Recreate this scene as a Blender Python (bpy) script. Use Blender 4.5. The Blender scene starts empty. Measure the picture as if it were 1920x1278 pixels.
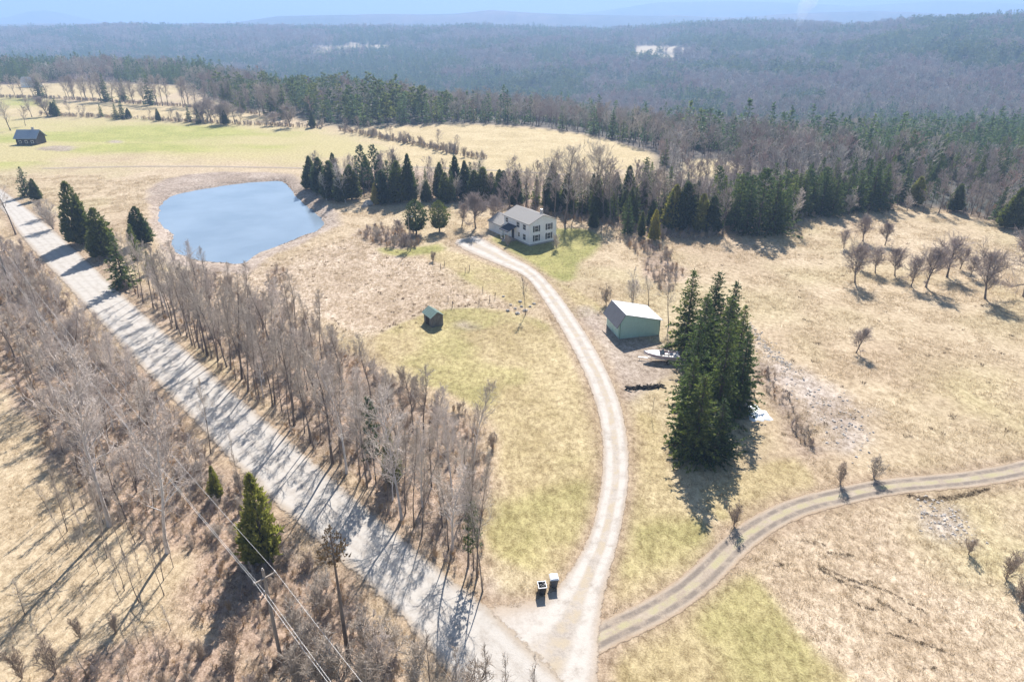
import bpy, math, random
import numpy as np
from mathutils import Vector, Matrix

random.seed(7)
RNG = np.random.default_rng(7)
sc = bpy.context.scene
COL = sc.collection
PI = math.pi
R = math.radians

# ------------------------------------------------------------------ camera, sky, sun, exposure
CAM_H = 48.0
F_PX = 1280.0                       # focal length of the photograph in its own pixels (24 mm equivalent)
PITCH = math.atan((639 - 32) / F_PX)
cam_d = bpy.data.cameras.new('camera')
cam_d.sensor_width = 36.0
cam_d.lens = 24.0
cam_d.clip_start = 0.5
cam_d.clip_end = 60000
cam = bpy.data.objects.new('camera', cam_d)
COL.objects.link(cam)
cam.location = (0, 0, CAM_H)
cam.rotation_euler = (PI / 2 - PITCH, 0, 0)
sc.camera = cam

SUN_AZ, SUN_EL = R(8.5), R(41)      # azimuth clockwise from +Y
world = bpy.data.worlds.new('World')
sc.world = world
world.use_nodes = True
wn = world.node_tree
wn.nodes.clear()
w_out = wn.nodes.new('ShaderNodeOutputWorld')
w_bg = wn.nodes.new('ShaderNodeBackground')
w_sky = wn.nodes.new('ShaderNodeTexSky')
w_sky.sky_type = 'NISHITA'
w_sky.sun_disc = False
w_sky.sun_elevation = SUN_EL
w_sky.sun_rotation = SUN_AZ
w_sky.altitude = 300
w_sky.air_density = 1.0
w_sky.dust_density = 0.4
w_sky.ozone_density = 1.5
w_bg.inputs['Strength'].default_value = 0.06
wn.links.new(w_sky.outputs[0], w_bg.inputs[0])
wn.links.new(w_bg.outputs[0], w_out.inputs[0])

sun_d = bpy.data.lights.new('sun', 'SUN')
sun_d.energy = 5.0
sun_d.angle = R(0.53)
sun_d.color = (1.0, 0.955, 0.90)
sun = bpy.data.objects.new('sun', sun_d)
COL.objects.link(sun)
sdir = Vector((math.sin(SUN_AZ) * math.cos(SUN_EL), math.cos(SUN_AZ) * math.cos(SUN_EL), math.sin(SUN_EL)))
sun.rotation_euler = sdir.to_track_quat('Z', 'Y').to_euler()
sun.location = (0, 0, 300)

sc.view_settings.view_transform = 'Standard'
sc.view_settings.look = 'None'
sc.view_settings.exposure = 1.13
sc.view_settings.gamma = 1.0
sc.view_settings.use_curve_mapping = False
cy = sc.cycles
cy.use_denoising = True
cy.adaptive_threshold = .006
cy.max_bounces = 5
cy.diffuse_bounces = 3
cy.glossy_bounces = 2
cy.transmission_bounces = 3
cy.transparent_max_bounces = 6
cy.volume_bounces = 1
cy.sample_clamp_indirect = 6
cy.caustics_reflective = False
cy.caustics_refractive = False

# ------------------------------------------------------------------ terrain function
A_K = np.array([-1.3, -.75, -.55, -.3, 0, .1, .2, .3, .4, .5, .6, .7, .8, 1.3])
def px2a(x):                        # tangent of azimuth of a far column of the photo
    return (x - 960) / (F_PX / math.cos(PITCH))
def tab(pairs, a):
    xs = [px2a(p[0]) for p in pairs]; ys = [p[1] for p in pairs]
    return np.interp(a, xs, ys)
def sst(t):
    t = np.clip(t, 0, 1)
    return t * t * (3 - 2 * t)
def vnoise(x, y, seed=0):           # smooth value noise 0..1
    xi = np.floor(x).astype(np.int64); yi = np.floor(y).astype(np.int64)
    fx = x - xi; fy = y - yi
    fx = fx * fx * (3 - 2 * fx); fy = fy * fy * (3 - 2 * fy)
    def hsh(i, j):
        n = (i * 374761393 + j * 668265263 + seed * 974634777) & 0x7fffffff
        n = ((n ^ (n >> 13)) * 1274126177) & 0x7fffffff
        return ((n ^ (n >> 16)) & 0xffff) / 65535.0
    return (hsh(xi, yi) * (1 - fx) + hsh(xi + 1, yi) * fx) * (1 - fy) + (hsh(xi, yi + 1) * (1 - fx) + hsh(xi + 1, yi + 1) * fx) * fy
def fbm(x, y, seed=0, o=3):
    s = 0; amp = .5
    for k in range(o):
        s = s + amp * vnoise(x * 2 ** k, y * 2 ** k, seed + k); amp *= .5
    return s / (1 - .5 ** o)

PXA = F_PX / math.cos(PITCH) ** 2     # pixels per radian near the horizon
def h0(x, y):
    x = np.asarray(x, float); y = np.asarray(y, float)
    yy = np.maximum(y, 1.0)
    a = np.clip(x / yy, -1.2, 1.2)
    d0 = tab([(-600, 780), (0, 720), (330, 640), (430, 520), (520, 440), (900, 330), (1200, 245), (1500, 195), (1920, 190), (2500, 190)], a)
    d1 = tab([(-600, 1250), (300, 1180), (500, 1000), (1000, 850), (1400, 720), (1920, 600), (2500, 560)], a)
    zb = tab([(-600, -58), (900, -62), (1400, -55), (1920, -36), (2500, -30)], a)
    d2 = tab([(-600, 2500), (700, 2500), (1200, 2350), (1500, 2100), (1700, 1700), (1920, 1500), (2500, 1400)], a)
    ys = tab([(-600, 52), (0, 53), (200, 50), (450, 52), (700, 54), (900, 51), (1150, 54), (1300, 46), (1420, 40), (1520, 44),
              (1620, 50), (1690, 43), (1780, 36), (1920, 29), (2500, 10)], a)
    z2 = CAM_H - (ys - 32) / PXA * d2 - 10
    y3 = tab([(-600, 40), (300, 46), (430, 43), (520, 30), (600, 28), (850, 27), (920, 20), (1000, 25), (1200, 29), (1400, 33), (1500, 24), (1620, 22), (1920, 28), (2600, 30)], a)
    z3 = CAM_H - (y3 - 32) / PXA * 4700
    y4 = tab([(-600, 45), (-60, 42), (20, 31), (60, 21), (90, 20), (115, 24), (150, 33), (200, 44), (700, 44), (1050, 30), (1150, 18), (1230, 5), (1350, 3), (1450, 5), (1520, 8), (1600, 12), (1760, 2), (1920, 8), (2600, 8)], a)
    z4 = CAM_H - (y4 - 32) / PXA * 8000
    z = np.zeros_like(a)
    ks = [(d0, 0 * a), (d1, zb), (d2, z2), (d2 + 700, -60 + 0 * a), (3700 + 0 * a, -80 + 0 * a), (4700 + 0 * a, z3), (6200 + 0 * a, -90 + 0 * a), (8000 + 0 * a, z4), (10500 + 0 * a, -120 + 0 * a)]
    for (da, za), (db, zb_) in zip(ks[:-1], ks[1:]):
        t = (yy - da) / np.maximum(db - da, 1)
        z = np.where(yy > da, za + (zb_ - za) * sst(t), z)
    far = sst((yy - d0 - 60) / 500)
    z = z + far * (fbm(x / 260, y / 260, 3, 2) - .5) * 16 * sst((6000 - yy) / 2000)
    near = .55 * (fbm(x / 42 + 7, y / 42 + 3, 11, 2) - .5)
    z = z + near * (1 - far)
    return z

cp, sp = math.cos(PITCH), math.sin(PITCH)
def ray(px, py):
    u = (px - 960) / F_PX; v = (639 - py) / F_PX
    return np.array([u, cp + v * sp, -sp + v * cp])
def at(px, py, z=None):
    """the point of the ground seen at a pixel of the 1920 x 1278 photograph"""
    d = ray(px, py)
    if z is not None:
        t = (z - CAM_H) / d[2]
        return Vector((d[0] * t, d[1] * t, z))
    t = np.geomspace(20, 20000, 1500)
    hz = h0(d[0] * t, d[1] * t); g = CAM_H + d[2] * t - hz
    i = int(np.argmax(g < 0)) if (g < 0).any() else len(t) - 1
    lo, hi = t[max(i - 1, 0)], t[i]
    for _ in range(18):
        m = .5 * (lo + hi)
        if CAM_H + d[2] * m - float(h0(d[0] * m, d[1] * m)) < 0: hi = m
        else: lo = m
    x, y = d[0] * hi, d[1] * hi
    return Vector((x, y, float(h0(x, y))))
def poly(pts):
    return np.array([at(*p)[:2] for p in pts])
def proj(x, y, z):
    dz = z - CAM_H
    yc = y * sp + dz * cp; zc = y * cp - dz * sp
    return 960 + F_PX * x / zc, 639 - F_PX * yc / zc
def height_to(p, top_py):
    """height of an upright thing standing at p whose tip is seen at row top_py"""
    v = (639 - top_py) / F_PX
    yc = p[1] * sp + (p[2] - CAM_H) * cp; zc = p[1] * cp - (p[2] - CAM_H) * sp
    return (v * zc - yc) / (cp + v * sp)
def sdf(P, x, y):
    """signed distance to polygon P (negative inside), arrays x, y"""
    x = np.asarray(x, float); y = np.asarray(y, float)
    d = np.full(x.shape, 1e18); ins = np.zeros(x.shape, bool)
    n = len(P)
    for i in range(n):
        ax, ay = P[i]; bx, by = P[(i + 1) % n]
        ex, ey = bx - ax, by - ay
        t = np.clip(((x - ax) * ex + (y - ay) * ey) / (ex * ex + ey * ey + 1e-9), 0, 1)
        d = np.minimum(d, (x - ax - t * ex) ** 2 + (y - ay - t * ey) ** 2)
        c = ((ay > y) != (by > y)) & (x < ex * (y - ay) / (ey if abs(ey) > 1e-9 else 1e-9) + ax)
        ins ^= c
    d = np.sqrt(d)
    return np.where(ins, -d, d)
def smooth_closed(P, k=2):
    P = np.array(P)
    for _ in range(k):
        Q = np.roll(P, -1, 0)
        P = np.stack([.75 * P + .25 * Q, .25 * P + .75 * Q], 1).reshape(-1, P.shape[1])
    return P
def smooth_open(P, k=2):
    P = np.array(P, float)
    for _ in range(k):
        A, B = P[:-1], P[1:]
        Q = np.stack([.75 * A + .25 * B, .25 * A + .75 * B], 1).reshape(-1, P.shape[1])
        P = np.vstack([P[:1], Q, P[-1:]])
    return P

# ------------------------------------------------------------------ areas of the ground (outlines read off the photograph, in metres)
POND_Z = -0.7
POND = smooth_closed(np.array([at(x, y, POND_Z)[:2] for x, y in
    [(296, 396), (310, 372), (338, 362), (400, 351), (460, 343), (515, 339), (530, 340), (536, 344), (544, 354), (556, 370), (574, 386), (596, 402), (610, 418), (596, 432),
     (560, 444), (520, 462), (482, 476), (466, 490), (446, 496), (420, 492), (392, 491), (362, 486), (330, 474), (318, 458), (330, 444), (316, 432), (296, 420)]]), 1)
LAWN = [smooth_closed(poly(p), 1) for p in (
    [(690, 640), (740, 612), (800, 588), (860, 576), (930, 578), (1000, 592), (1040, 615), (1075, 670), (1105, 740), (1128, 820), (1128, 900), (1112, 960), (1090, 1020), (1060, 1072), (1020, 1085), (960, 1060), (915, 1040), (905, 1020), (890, 960), (930, 890), (935, 810), (900, 770), (840, 740), (780, 720), (740, 690)],
    [(1186, 770), (1235, 775), (1240, 850), (1280, 940), (1345, 1000), (1330, 1050), (1270, 1100), (1210, 1130), (1150, 1135), (1142, 1090), (1170, 1000), (1188, 920)],
    [(1150, 1220), (1230, 1160), (1300, 1120), (1395, 1062), (1440, 1110), (1500, 1190), (1560, 1245), (1640, 1310), (1150, 1340)],
    [(800, 468), (850, 470), (930, 500), (985, 530), (1008, 565), (990, 582), (940, 560), (880, 535), (840, 500), (790, 480)],
    [(1010, 520), (1060, 535), (1110, 560), (1130, 580), (1090, 600), (1060, 590)],
    [(1350, 905), (1480, 850), (1540, 900), (1520, 925), (1440, 945), (1370, 990), (1300, 930)],
)]
HLAWN = [smooth_closed(poly(p), 1) for p in (
    [(915, 452), (940, 440), (990, 430), (1045, 428), (1100, 428), (1135, 446), (1122, 470), (1090, 490), (1082, 520), (1060, 530), (1020, 515), (990, 490), (950, 468)],
    [(700, 462), (790, 462), (830, 452), (840, 470), (780, 480), (720, 478)],
)]
GREEN = [smooth_closed(poly(p), 1) for p in (
    [(-200, 330), (-200, 215), (80, 219), (300, 226), (520, 236), (640, 248), (700, 266), (760, 290), (600, 303), (480, 300), (330, 298), (200, 288), (120, 300), (40, 318)],
    [(-200, 205), (-200, 168), (60, 178), (120, 196), (60, 212)],
    [(1790, 720), (1860, 760), (1920, 800), (1990, 850), (1880, 790), (1810, 745)], [(1820, 960), (1920, 1020), (1990, 1060), (1920, 1045), (1850, 1000)],
)]
HAY = [smooth_closed(poly(p), 1) for p in (
    [(640, 243), (720, 238), (860, 233), (990, 240), (1100, 252), (1215, 284), (1230, 300), (1180, 318), (1060, 325), (930, 330), (820, 318), (700, 300), (560, 312), (700, 290), (760, 285)],
    [(-200, 212), (60, 205), (140, 186), (330, 200), (450, 212), (540, 226), (400, 226), (250, 220), (80, 218)],
    [(-200, 172), (0, 160), (160, 157), (350, 160), (330, 178), (250, 190), (120, 182)],
    [(1270, 330), (1290, 300), (1340, 296), (1400, 312), (1420, 322), (1360, 322), (1310, 345)],
)]
FAR_OPEN = [poly(p) for p in (
    [(570, 96), (610, 86), (700, 82), (745, 84), (770, 88), (700, 95), (640, 100)],
    [(1172, 104), (1200, 90), (1240, 84), (1290, 86), (1300, 94), (1240, 98), (1245, 112), (1200, 112)],
    [(-120, 60), (-20, 59), (20, 61), (-30, 64)],
)]
BRUSH = [smooth_closed(poly(p), 1) for p in (
    [(-120, 400), (0, 450), (60, 470), (130, 560), (210, 650), (300, 755), (400, 870), (470, 945), (560, 1030), (640, 1100), (690, 1150), (830, 1320), (560, 1400), (420, 1180), (330, 1150), (390, 1040), (300, 1030), (170, 960), (90, 860), (40, 730), (-60, 640), (-200, 600)],
    [(150, 1230), (330, 1200), (470, 1230), (520, 1400), (0, 1400)],
    [(120, 425), (160, 455), (230, 520), (300, 560), (360, 500), (420, 530), (500, 570), (580, 600), (650, 640), (700, 690), (780, 730), (850, 760), (935, 800), (925, 890), (900, 960), (920, 1060), (900, 1120), (860, 1085), (790, 1030), (700, 950), (600, 860), (500, 770), (400, 680), (300, 600), (200, 510)],
    [(570, 330), (620, 350), (720, 372), (860, 380), (960, 395), (1060, 410), (1150, 430), (1240, 450), (1330, 450), (1480, 435), (1490, 410), (1660, 395), (1700, 375), (1930, 430), (2050, 440), (2050, 330), (1700, 330), (1300, 350), (1000, 340), (700, 310)],
    [(505, 500), (540, 505), (530, 560), (500, 560)], [(660, 430), (740, 425), (800, 445), (780, 470), (700, 462)],
    [(1140, 440), (1240, 455), (1290, 500), (1250, 560), (1220, 520), (1190, 470)],
    [(1430, 670), (1490, 760), (1540, 850), (1520, 870), (1460, 760), (1410, 700)],
)]
DIRT = [smooth_closed(poly(p), 1) for p in (
    [(1062, 588), (1100, 578), (1130, 590), (1200, 640), (1262, 650), (1268, 700), (1210, 722), (1180, 760), (1165, 740), (1130, 660)],
    [(270, 350), (330, 330), (420, 322), (530, 322), (570, 335), (600, 375), (640, 400), (630, 428), (560, 460), (500, 485), (470, 515), (430, 512), (330, 500), (300, 470), (285, 430), (275, 385)],
    [(200, 262), (228, 262), (233, 268), (208, 268)],
    [(905, 1085), (950, 1115), (1010, 1120), (1000, 1140), (900, 1140)],
    [(860, 606), (910, 606), (912, 616), (870, 618)],
    [(70, 278), (105, 272), (140, 275), (138, 284), (95, 284)],
)]
ROCKY = [smooth_closed(poly(p), 1) for p in (
    [(1400, 640), (1440, 640), (1480, 690), (1560, 730), (1620, 780), (1625, 850), (1580, 850), (1530, 790), (1470, 720)],
    [(1735, 945), (1790, 965), (1800, 1000), (1760, 1000)],
)]
WILD = smooth_closed(poly([(1420, 1065), (1480, 1000), (1560, 960), (1700, 935), (1840, 930), (1960, 960), (2100, 1100), (2000, 1340), (1640, 1320), (1560, 1240), (1490, 1170)]), 1)
PASTURE = smooth_closed(poly([(300, 470), (470, 520), (640, 440), (740, 470), (830, 500), (930, 560), (990, 590), (860, 575), (690, 640), (560, 590), (420, 540)]), 1)

# lanes: left and right edges of each, pixel pairs along the way
ROAD_E = [((-60, 352), (-30, 330)), ((-15, 378), (15, 362)), ((14, 405), (40, 380)), ((34, 440), (62, 397)), ((66, 477), (95, 423)), ((130, 545), (150, 473)), ((200, 622), (232, 552)), ((270, 698), (305, 614)),
          ((340, 770), (372, 672)), ((420, 857), (442, 735)), ((500, 937), (522, 802)), ((580, 1008), (596, 868)), ((640, 1060), (662, 925)), ((700, 1112), (742, 992)),
          ((760, 1172), (800, 1042)), ((850, 1282), (872, 1098)), ((900, 1350), (935, 1150)), ((960, 1420), (1005, 1217)), ((1020, 1500), (1080, 1290)), ((1120, 1640), (1160, 1365)), ((1240, 1900), (1260, 1460))]
DRIVE_E = [((905, 1128), (1140, 1420)), ((960, 1125), (1132, 1330)), ((1010, 1118), (1126, 1240)), ((1046, 1095), (1128, 1170)), ((1068, 1065), (1140, 1095)), ((1092, 1030), (1158, 1030)), ((1112, 980), (1170, 975)), ((1126, 910), (1181, 905)), ((1130, 825), (1181, 825)),
           ((1112, 742), (1162, 742)), ((1082, 672), (1124, 662)), ((1042, 600), (1078, 590)), ((1006, 545), (1034, 532)), ((984, 517), (1004, 503)), ((938, 499), (962, 480)), ((884, 477), (930, 460)), ((848, 458), (908, 446)), ((855, 450), (895, 442))]
TRACK_C = [(1010, 1250, 44), (1060, 1225, 44), (1120, 1196, 44), (1180, 1168, 44), (1240, 1138, 44), (1300, 1098, 42), (1350, 1050, 42), (1390, 1010, 40), (1440, 975, 36), (1500, 948, 32), (1580, 928, 30), (1660, 912, 27), (1740, 905, 26), (1830, 897, 25), (1920, 880, 24), (2020, 852, 22), (2150, 800, 20)]

def mask_of(polys, x, y, w):
    m = np.zeros(np.shape(x))
    for P in polys:
        m = np.maximum(m, np.clip(.5 - sdf(P, x, y) / (2 * w), 0, 1))
    return m
DIG = poly([(1690, 925), (1730, 935), (1800, 930), (1860, 917), (1850, 912), (1760, 918)])
def height(x, y):
    """terrain with the pond basin, ditches and banks cut in"""
    z = h0(x, y)
    x = np.asarray(x, float); y = np.asarray(y, float)
    s = sdf(POND, x, y)
    k = sst((7.5 - s) / 6.5)
    rag = (fbm(x / 2.5, y / 2.5, 17, 2) - .5) * 1.3
    z = z * (1 - k) + k * (POND_Z + np.clip(s + rag, -4, 7) * .2)
    return z

# ------------------------------------------------------------------ helpers: objects and meshes
def tag(o, label=None, cat=None, group=None, kind=None):
    if label: o['label'] = label
    if cat: o['category'] = cat
    if group: o['group'] = group
    if kind: o['kind'] = kind
    return o
def link(name, data, mat=None, parent=None):
    o = bpy.data.objects.new(name, data)
    COL.objects.link(o)
    if mat is not None and data is not None and not data.materials: data.materials.append(mat)
    if parent is not None: o.parent = parent
    return o
def empty(name, loc, rz=0):
    o = link(name, None)
    o.location = loc; o.rotation_euler = (0, 0, rz); o.empty_display_size = .3
    return o
def np_mesh(name, V, F, smooth=False):
    """mesh from vertex array V (n,3) and face array F (m,3) or (m,4)"""
    V = np.asarray(V, np.float32); F = np.asarray(F, np.int32)
    me = bpy.data.meshes.new(name)
    n, k = F.shape
    me.vertices.add(len(V)); me.vertices.foreach_set('co', V.ravel())
    me.loops.add(n * k); me.loops.foreach_set('vertex_index', F.ravel())
    me.polygons.add(n)
    me.polygons.foreach_set('loop_start', np.arange(n, dtype=np.int32) * k)
    if smooth: me.polygons.foreach_set('use_smooth', np.ones(n, bool))
    me.update(calc_edges=True)
    return me
class MB:
    def __init__(s): s.v = []; s.f = []
    def box(s, x0, x1, y0, y1, z0, z1):
        b = len(s.v)
        s.v += [(x0, y0, z0), (x1, y0, z0), (x1, y1, z0), (x0, y1, z0), (x0, y0, z1), (x1, y0, z1), (x1, y1, z1), (x0, y1, z1)]
        s.f += [tuple(b + i for i in q) for q in ((3, 2, 1, 0), (4, 5, 6, 7), (0, 1, 5, 4), (1, 2, 6, 5), (2, 3, 7, 6), (3, 0, 4, 7))]
        return s
    def prism(s, pts, off):
        """closed prism: polygon pts (3d, in order) extruded by vector off"""
        b = len(s.v); n = len(pts)
        s.v += [tuple(p) for p in pts] + [tuple(p[i] + off[i] for i in range(3)) for p in pts]
        s.f += [tuple(b + i for i in range(n))[::-1], tuple(b + n + i for i in range(n))]
        s.f += [(b + i, b + (i + 1) % n, b + n + (i + 1) % n, b + n + i) for i in range(n)]
        return s
    def tube(s, p0, p1, r0, r1=None, n=8):
        r1 = r0 if r1 is None else r1
        p0 = Vector(p0); p1 = Vector(p1); d = (p1 - p0).normalized()
        u = d.orthogonal().normalized(); w = d.cross(u); b = len(s.v)
        for p, r in ((p0, r0), (p1, r1)):
            for i in range(n):
                t = 2 * PI * i / n
                s.v.append(tuple(p + (u * math.cos(t) + w * math.sin(t)) * r))
        s.f += [(b + i, b + (i + 1) % n, b + n + (i + 1) % n, b + n + i) for i in range(n)]
        s.f += [tuple(b + i for i in range(n))[::-1], tuple(b + n + i for i in range(n))]
        return s
    def build(s, name, mat, parent=None, smooth=False, bevel=0):
        me = bpy.data.meshes.new(name)
        me.from_pydata(s.v, [], s.f); me.update()
        o = link(name, me, mat, parent)
        if smooth:
            for p in me.polygons: p.use_smooth = True
        if bevel:
            m = o.modifiers.new('bevel', 'BEVEL'); m.width = bevel; m.segments = 2; m.limit_method = 'ANGLE'
        return o

# ------------------------------------------------------------------ materials
class N:
    """a little node-graph writer"""
    def __init__(s, name):
        s.m = bpy.data.materials.new(name); s.m.use_nodes = True
        s.t = s.m.node_tree; s.t.nodes.clear()
        s.out = s.t.nodes.new('ShaderNodeOutputMaterial')
    def n(s, typ, **kw):
        nd = s.t.nodes.new(typ)
        for k, v in kw.items():
            if hasattr(nd, k): setattr(nd, k, v)
        return nd
    def set(s, sock, v):
        if isinstance(v, bpy.types.NodeSocket): s.t.links.new(v, sock)
        else:
            if sock.type == 'RGBA' and len(v) == 3: v = (*v, 1)
            sock.default_value = v
    def pos(s):
        return s.n('ShaderNodeNewGeometry').outputs['Position']
    def objco(s):
        return s.n('ShaderNodeTexCoord').outputs['Object']
    def noise(s, vec, scale, detail=4, rough=.6, dist=0):
        nd = s.n('ShaderNodeTexNoise')
        s.set(nd.inputs['Vector'], vec); nd.inputs['Scale'].default_value = scale
        nd.inputs['Detail'].default_value = detail; nd.inputs['Roughness'].default_value = rough; nd.inputs['Distortion'].default_value = dist
        return nd.outputs[0]
    def math(s, op, a, b=0.0, c=0.0, clamp=False):
        nd = s.n('ShaderNodeMath', operation=op); nd.use_clamp = clamp
        s.set(nd.inputs[0], a); s.set(nd.inputs[1], b); s.set(nd.inputs[2], c)
        return nd.outputs[0]
    def ramp(s, fac, stops):
        nd = s.n('ShaderNodeValToRGB'); e = nd.color_ramp.elements
        while len(e) < len(stops): e.new(.5)
        for el, (p, c) in zip(e, stops):
            el.position = p; el.color = (*c, 1) if len(c) == 3 else c
        s.set(nd.inputs[0], fac)
        return nd.outputs[0]
    def step(s, fac, lo, hi):
        nd = s.n('ShaderNodeMapRange', interpolation_type='SMOOTHSTEP')
        s.set(nd.inputs[0], fac); nd.inputs[1].default_value = lo; nd.inputs[2].default_value = hi
        return nd.outputs[0]
    def mix(s, fac, a, b, blend='MIX'):
        nd = s.n('ShaderNodeMix', data_type='RGBA', blend_type=blend)
        s.set(nd.inputs[0], fac); s.set(nd.inputs[6], a); s.set(nd.inputs[7], b)
        return nd.outputs[2]
    def attr(s, name, typ='GEOMETRY'):
        nd = s.n('ShaderNodeAttribute'); nd.attribute_name = name; nd.attribute_type = typ
        return nd
    def sep(s, col):
        nd = s.n('ShaderNodeSeparateColor'); s.set(nd.inputs[0], col); return nd.outputs
    def stretch(s, vec, scale, rot=(0, 0, 0)):
        nd = s.n('ShaderNodeMapping'); s.set(nd.inputs[0], vec); nd.inputs['Scale'].default_value = scale; nd.inputs['Rotation'].default_value = rot
        return nd.outputs[0]
    def bump(s, hgt, strength=.3, dist=.1):
        nd = s.n('ShaderNodeBump'); nd.inputs['Strength'].default_value = strength; nd.inputs['Distance'].default_value = dist
        s.set(nd.inputs['Height'], hgt); return nd.outputs[0]
    def bsdf(s, col, rough=.9, spec=.2, normal=None, metal=0.0, **kw):
        b = s.n('ShaderNodeBsdfPrincipled')
        s.set(b.inputs['Base Color'], col); s.set(b.inputs['Roughness'], rough); b.inputs['Specular IOR Level'].default_value = spec
        b.inputs['Metallic'].default_value = metal
        if normal is not None: s.t.links.new(normal, b.inputs['Normal'])
        for k, v in kw.items(): s.set(b.inputs[k], v)
        s.t.links.new(b.outputs[0], s.out.inputs[0])
        return b
def plain(name, col, rough=.7, spec=.3, var=.18, scale=1.5, metal=0.0, bump=.15):
    g = N(name); o = g.objco()
    n1 = g.noise(o, scale, 5, .65); n2 = g.noise(g.stretch(o, (1, 1, .25)), scale * 4, 3)
    f = g.math('ADD', g.math('MULTIPLY', n1, .6), g.math('MULTIPLY', n2, .4))
    lo = tuple(max(0, c * (1 - var)) for c in col); hi = tuple(min(1, c * (1 + var)) for c in col)
    g.bsdf(g.ramp(f, [(.3, lo), (.7, hi)]), rough, spec, g.bump(n2, bump, .02) if bump else None, metal)
    return g.m
M = {}

def ground_material():
    g = N('ground'); p = g.pos()
    base = g.attr('albedo').outputs['Color']; con = g.attr('rough_cover').outputs['Fac']
    fine = g.noise(g.stretch(p, (1, .7, 1), (0, 0, .5)), 1.4, 5, .78, .3); v = g.noise(p, 6.0, 2, .7)
    n = g.math('ADD', g.math('MULTIPLY', fine, .72), g.math('MULTIPLY', v, .28))
    k = g.step(n, .28, .72)
    dark = g.mix(con, (.66, .62, .54), (.26, .21, .17)); light = g.mix(con, (1.24, 1.23, 1.2), (1.42, 1.45, 1.5))
    c = g.mix(1.0, base, g.mix(k, dark, light), 'MULTIPLY')
    g.bsdf(c, .95, .1, g.bump(n, .6, .22))
    return g.m

def gravel_material(name, cols, rut=None, rutw=.09, rutpos=(.28, .72), mid=None):
    g = N(name); p = g.pos()
    uv = g.n('ShaderNodeUVMap'); uv.uv_map = 'lane'
    sx = g.n('ShaderNodeSeparateXYZ'); g.set(sx.inputs[0], uv.outputs[0])
    u = sx.outputs[0]
    n = g.math('ADD', g.math('MULTIPLY', g.noise(p, .35, 4, .65), .45), g.math('MULTIPLY', g.noise(p, 4, 5, .75), .55))
    c = g.ramp(n, [(.32, cols[0]), (.5, cols[1]), (.68, cols[2])])
    w = g.math('ADD', u, g.math('MULTIPLY', g.math('SUBTRACT', g.noise(p, .12, 3), .5), .16))
    if rut:
        f = None
        for rp in rutpos:
            d = g.math('ABSOLUTE', g.math('SUBTRACT', w, rp))
            k = g.math('SUBTRACT', 1, g.step(d, rutw * .35, rutw * 1.3))
            f = k if f is None else g.math('MAXIMUM', f, k)
        c = g.mix(g.math('MULTIPLY', f, g.step(g.noise(p, .7, 4, .7), .25, .6)), c, rut)
    if mid:
        d = g.math('ABSOLUTE', g.math('SUBTRACT', w, .5))
        k = g.math('MULTIPLY', g.math('SUBTRACT', 1, g.step(d, .05, .16)), g.step(g.noise(p, .5, 4, .7), .4, .62))
        c = g.mix(k, c, mid)
    ed = g.math('ABSOLUTE', g.math('SUBTRACT', w, .5))
    c = g.mix(g.math('MULTIPLY', g.step(ed, .30, .5), .75), c, tuple(x * k_ for x, k_ in zip(cols[1], (.95, .82, .66))))
    g.bsdf(c, .95, .15, g.bump(g.noise(p, 6, 4, .8), .5, .08))
    # ragged edges: the gravel thins out towards both sides
    e = g.math('MULTIPLY', g.math('SUBTRACT', .5, g.math('ABSOLUTE', g.math('SUBTRACT', u, .5))), 2.0)
    al = g.step(g.math('ADD', e, g.math('MULTIPLY', g.math('SUBTRACT', g.noise(p, .9, 6, .75), .5), .55)), .03, .14)
    b = [x for x in g.t.nodes if x.type == 'BSDF_PRINCIPLED'][0]
    g.set(b.inputs['Alpha'], al)
    return g.m

def water_material():
    g = N('water'); p = g.pos()
    w = g.noise(g.stretch(p, (1, 2.6, 1), (0, 0, .25)), .8, 4, .7); w2 = g.noise(g.stretch(p, (1, 1.6, 1), (0, 0, -.3)), 5, 2, .5)
    hgt = g.math('ADD', g.math('MULTIPLY', w, .7), g.math('MULTIPLY', w2, .3))
    g.bsdf(g.ramp(g.noise(p, .06, 3), [(.35, (.18, .235, .295)), (.65, (.23, .29, .355))]), .07, .7, g.bump(hgt, .35, .05), IOR=1.33)  # blue base colour carries part of the sky's reflection
    return g.m

M['ground'] = ground_material()
M['road'] = gravel_material('road_gravel', [(.28, .245, .21), (.39, .35, .305), (.48, .44, .39)], rut=(.46, .425, .38), rutw=.10, rutpos=(.22, .42, .62, .8))
M['drive'] = gravel_material('driveway_gravel', [(.28, .24, .20), (.41, .36, .31), (.51, .46, .405)], rut=(.50, .46, .41), rutw=.12, mid=(.42, .35, .26))
M['track'] = gravel_material('track_dirt', [(.28, .22, .165), (.38, .31, .24), (.47, .395, .315)], rut=(.20, .165, .135), rutw=.11, mid=(.38, .335, .20))
M['water'] = water_material()

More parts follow.
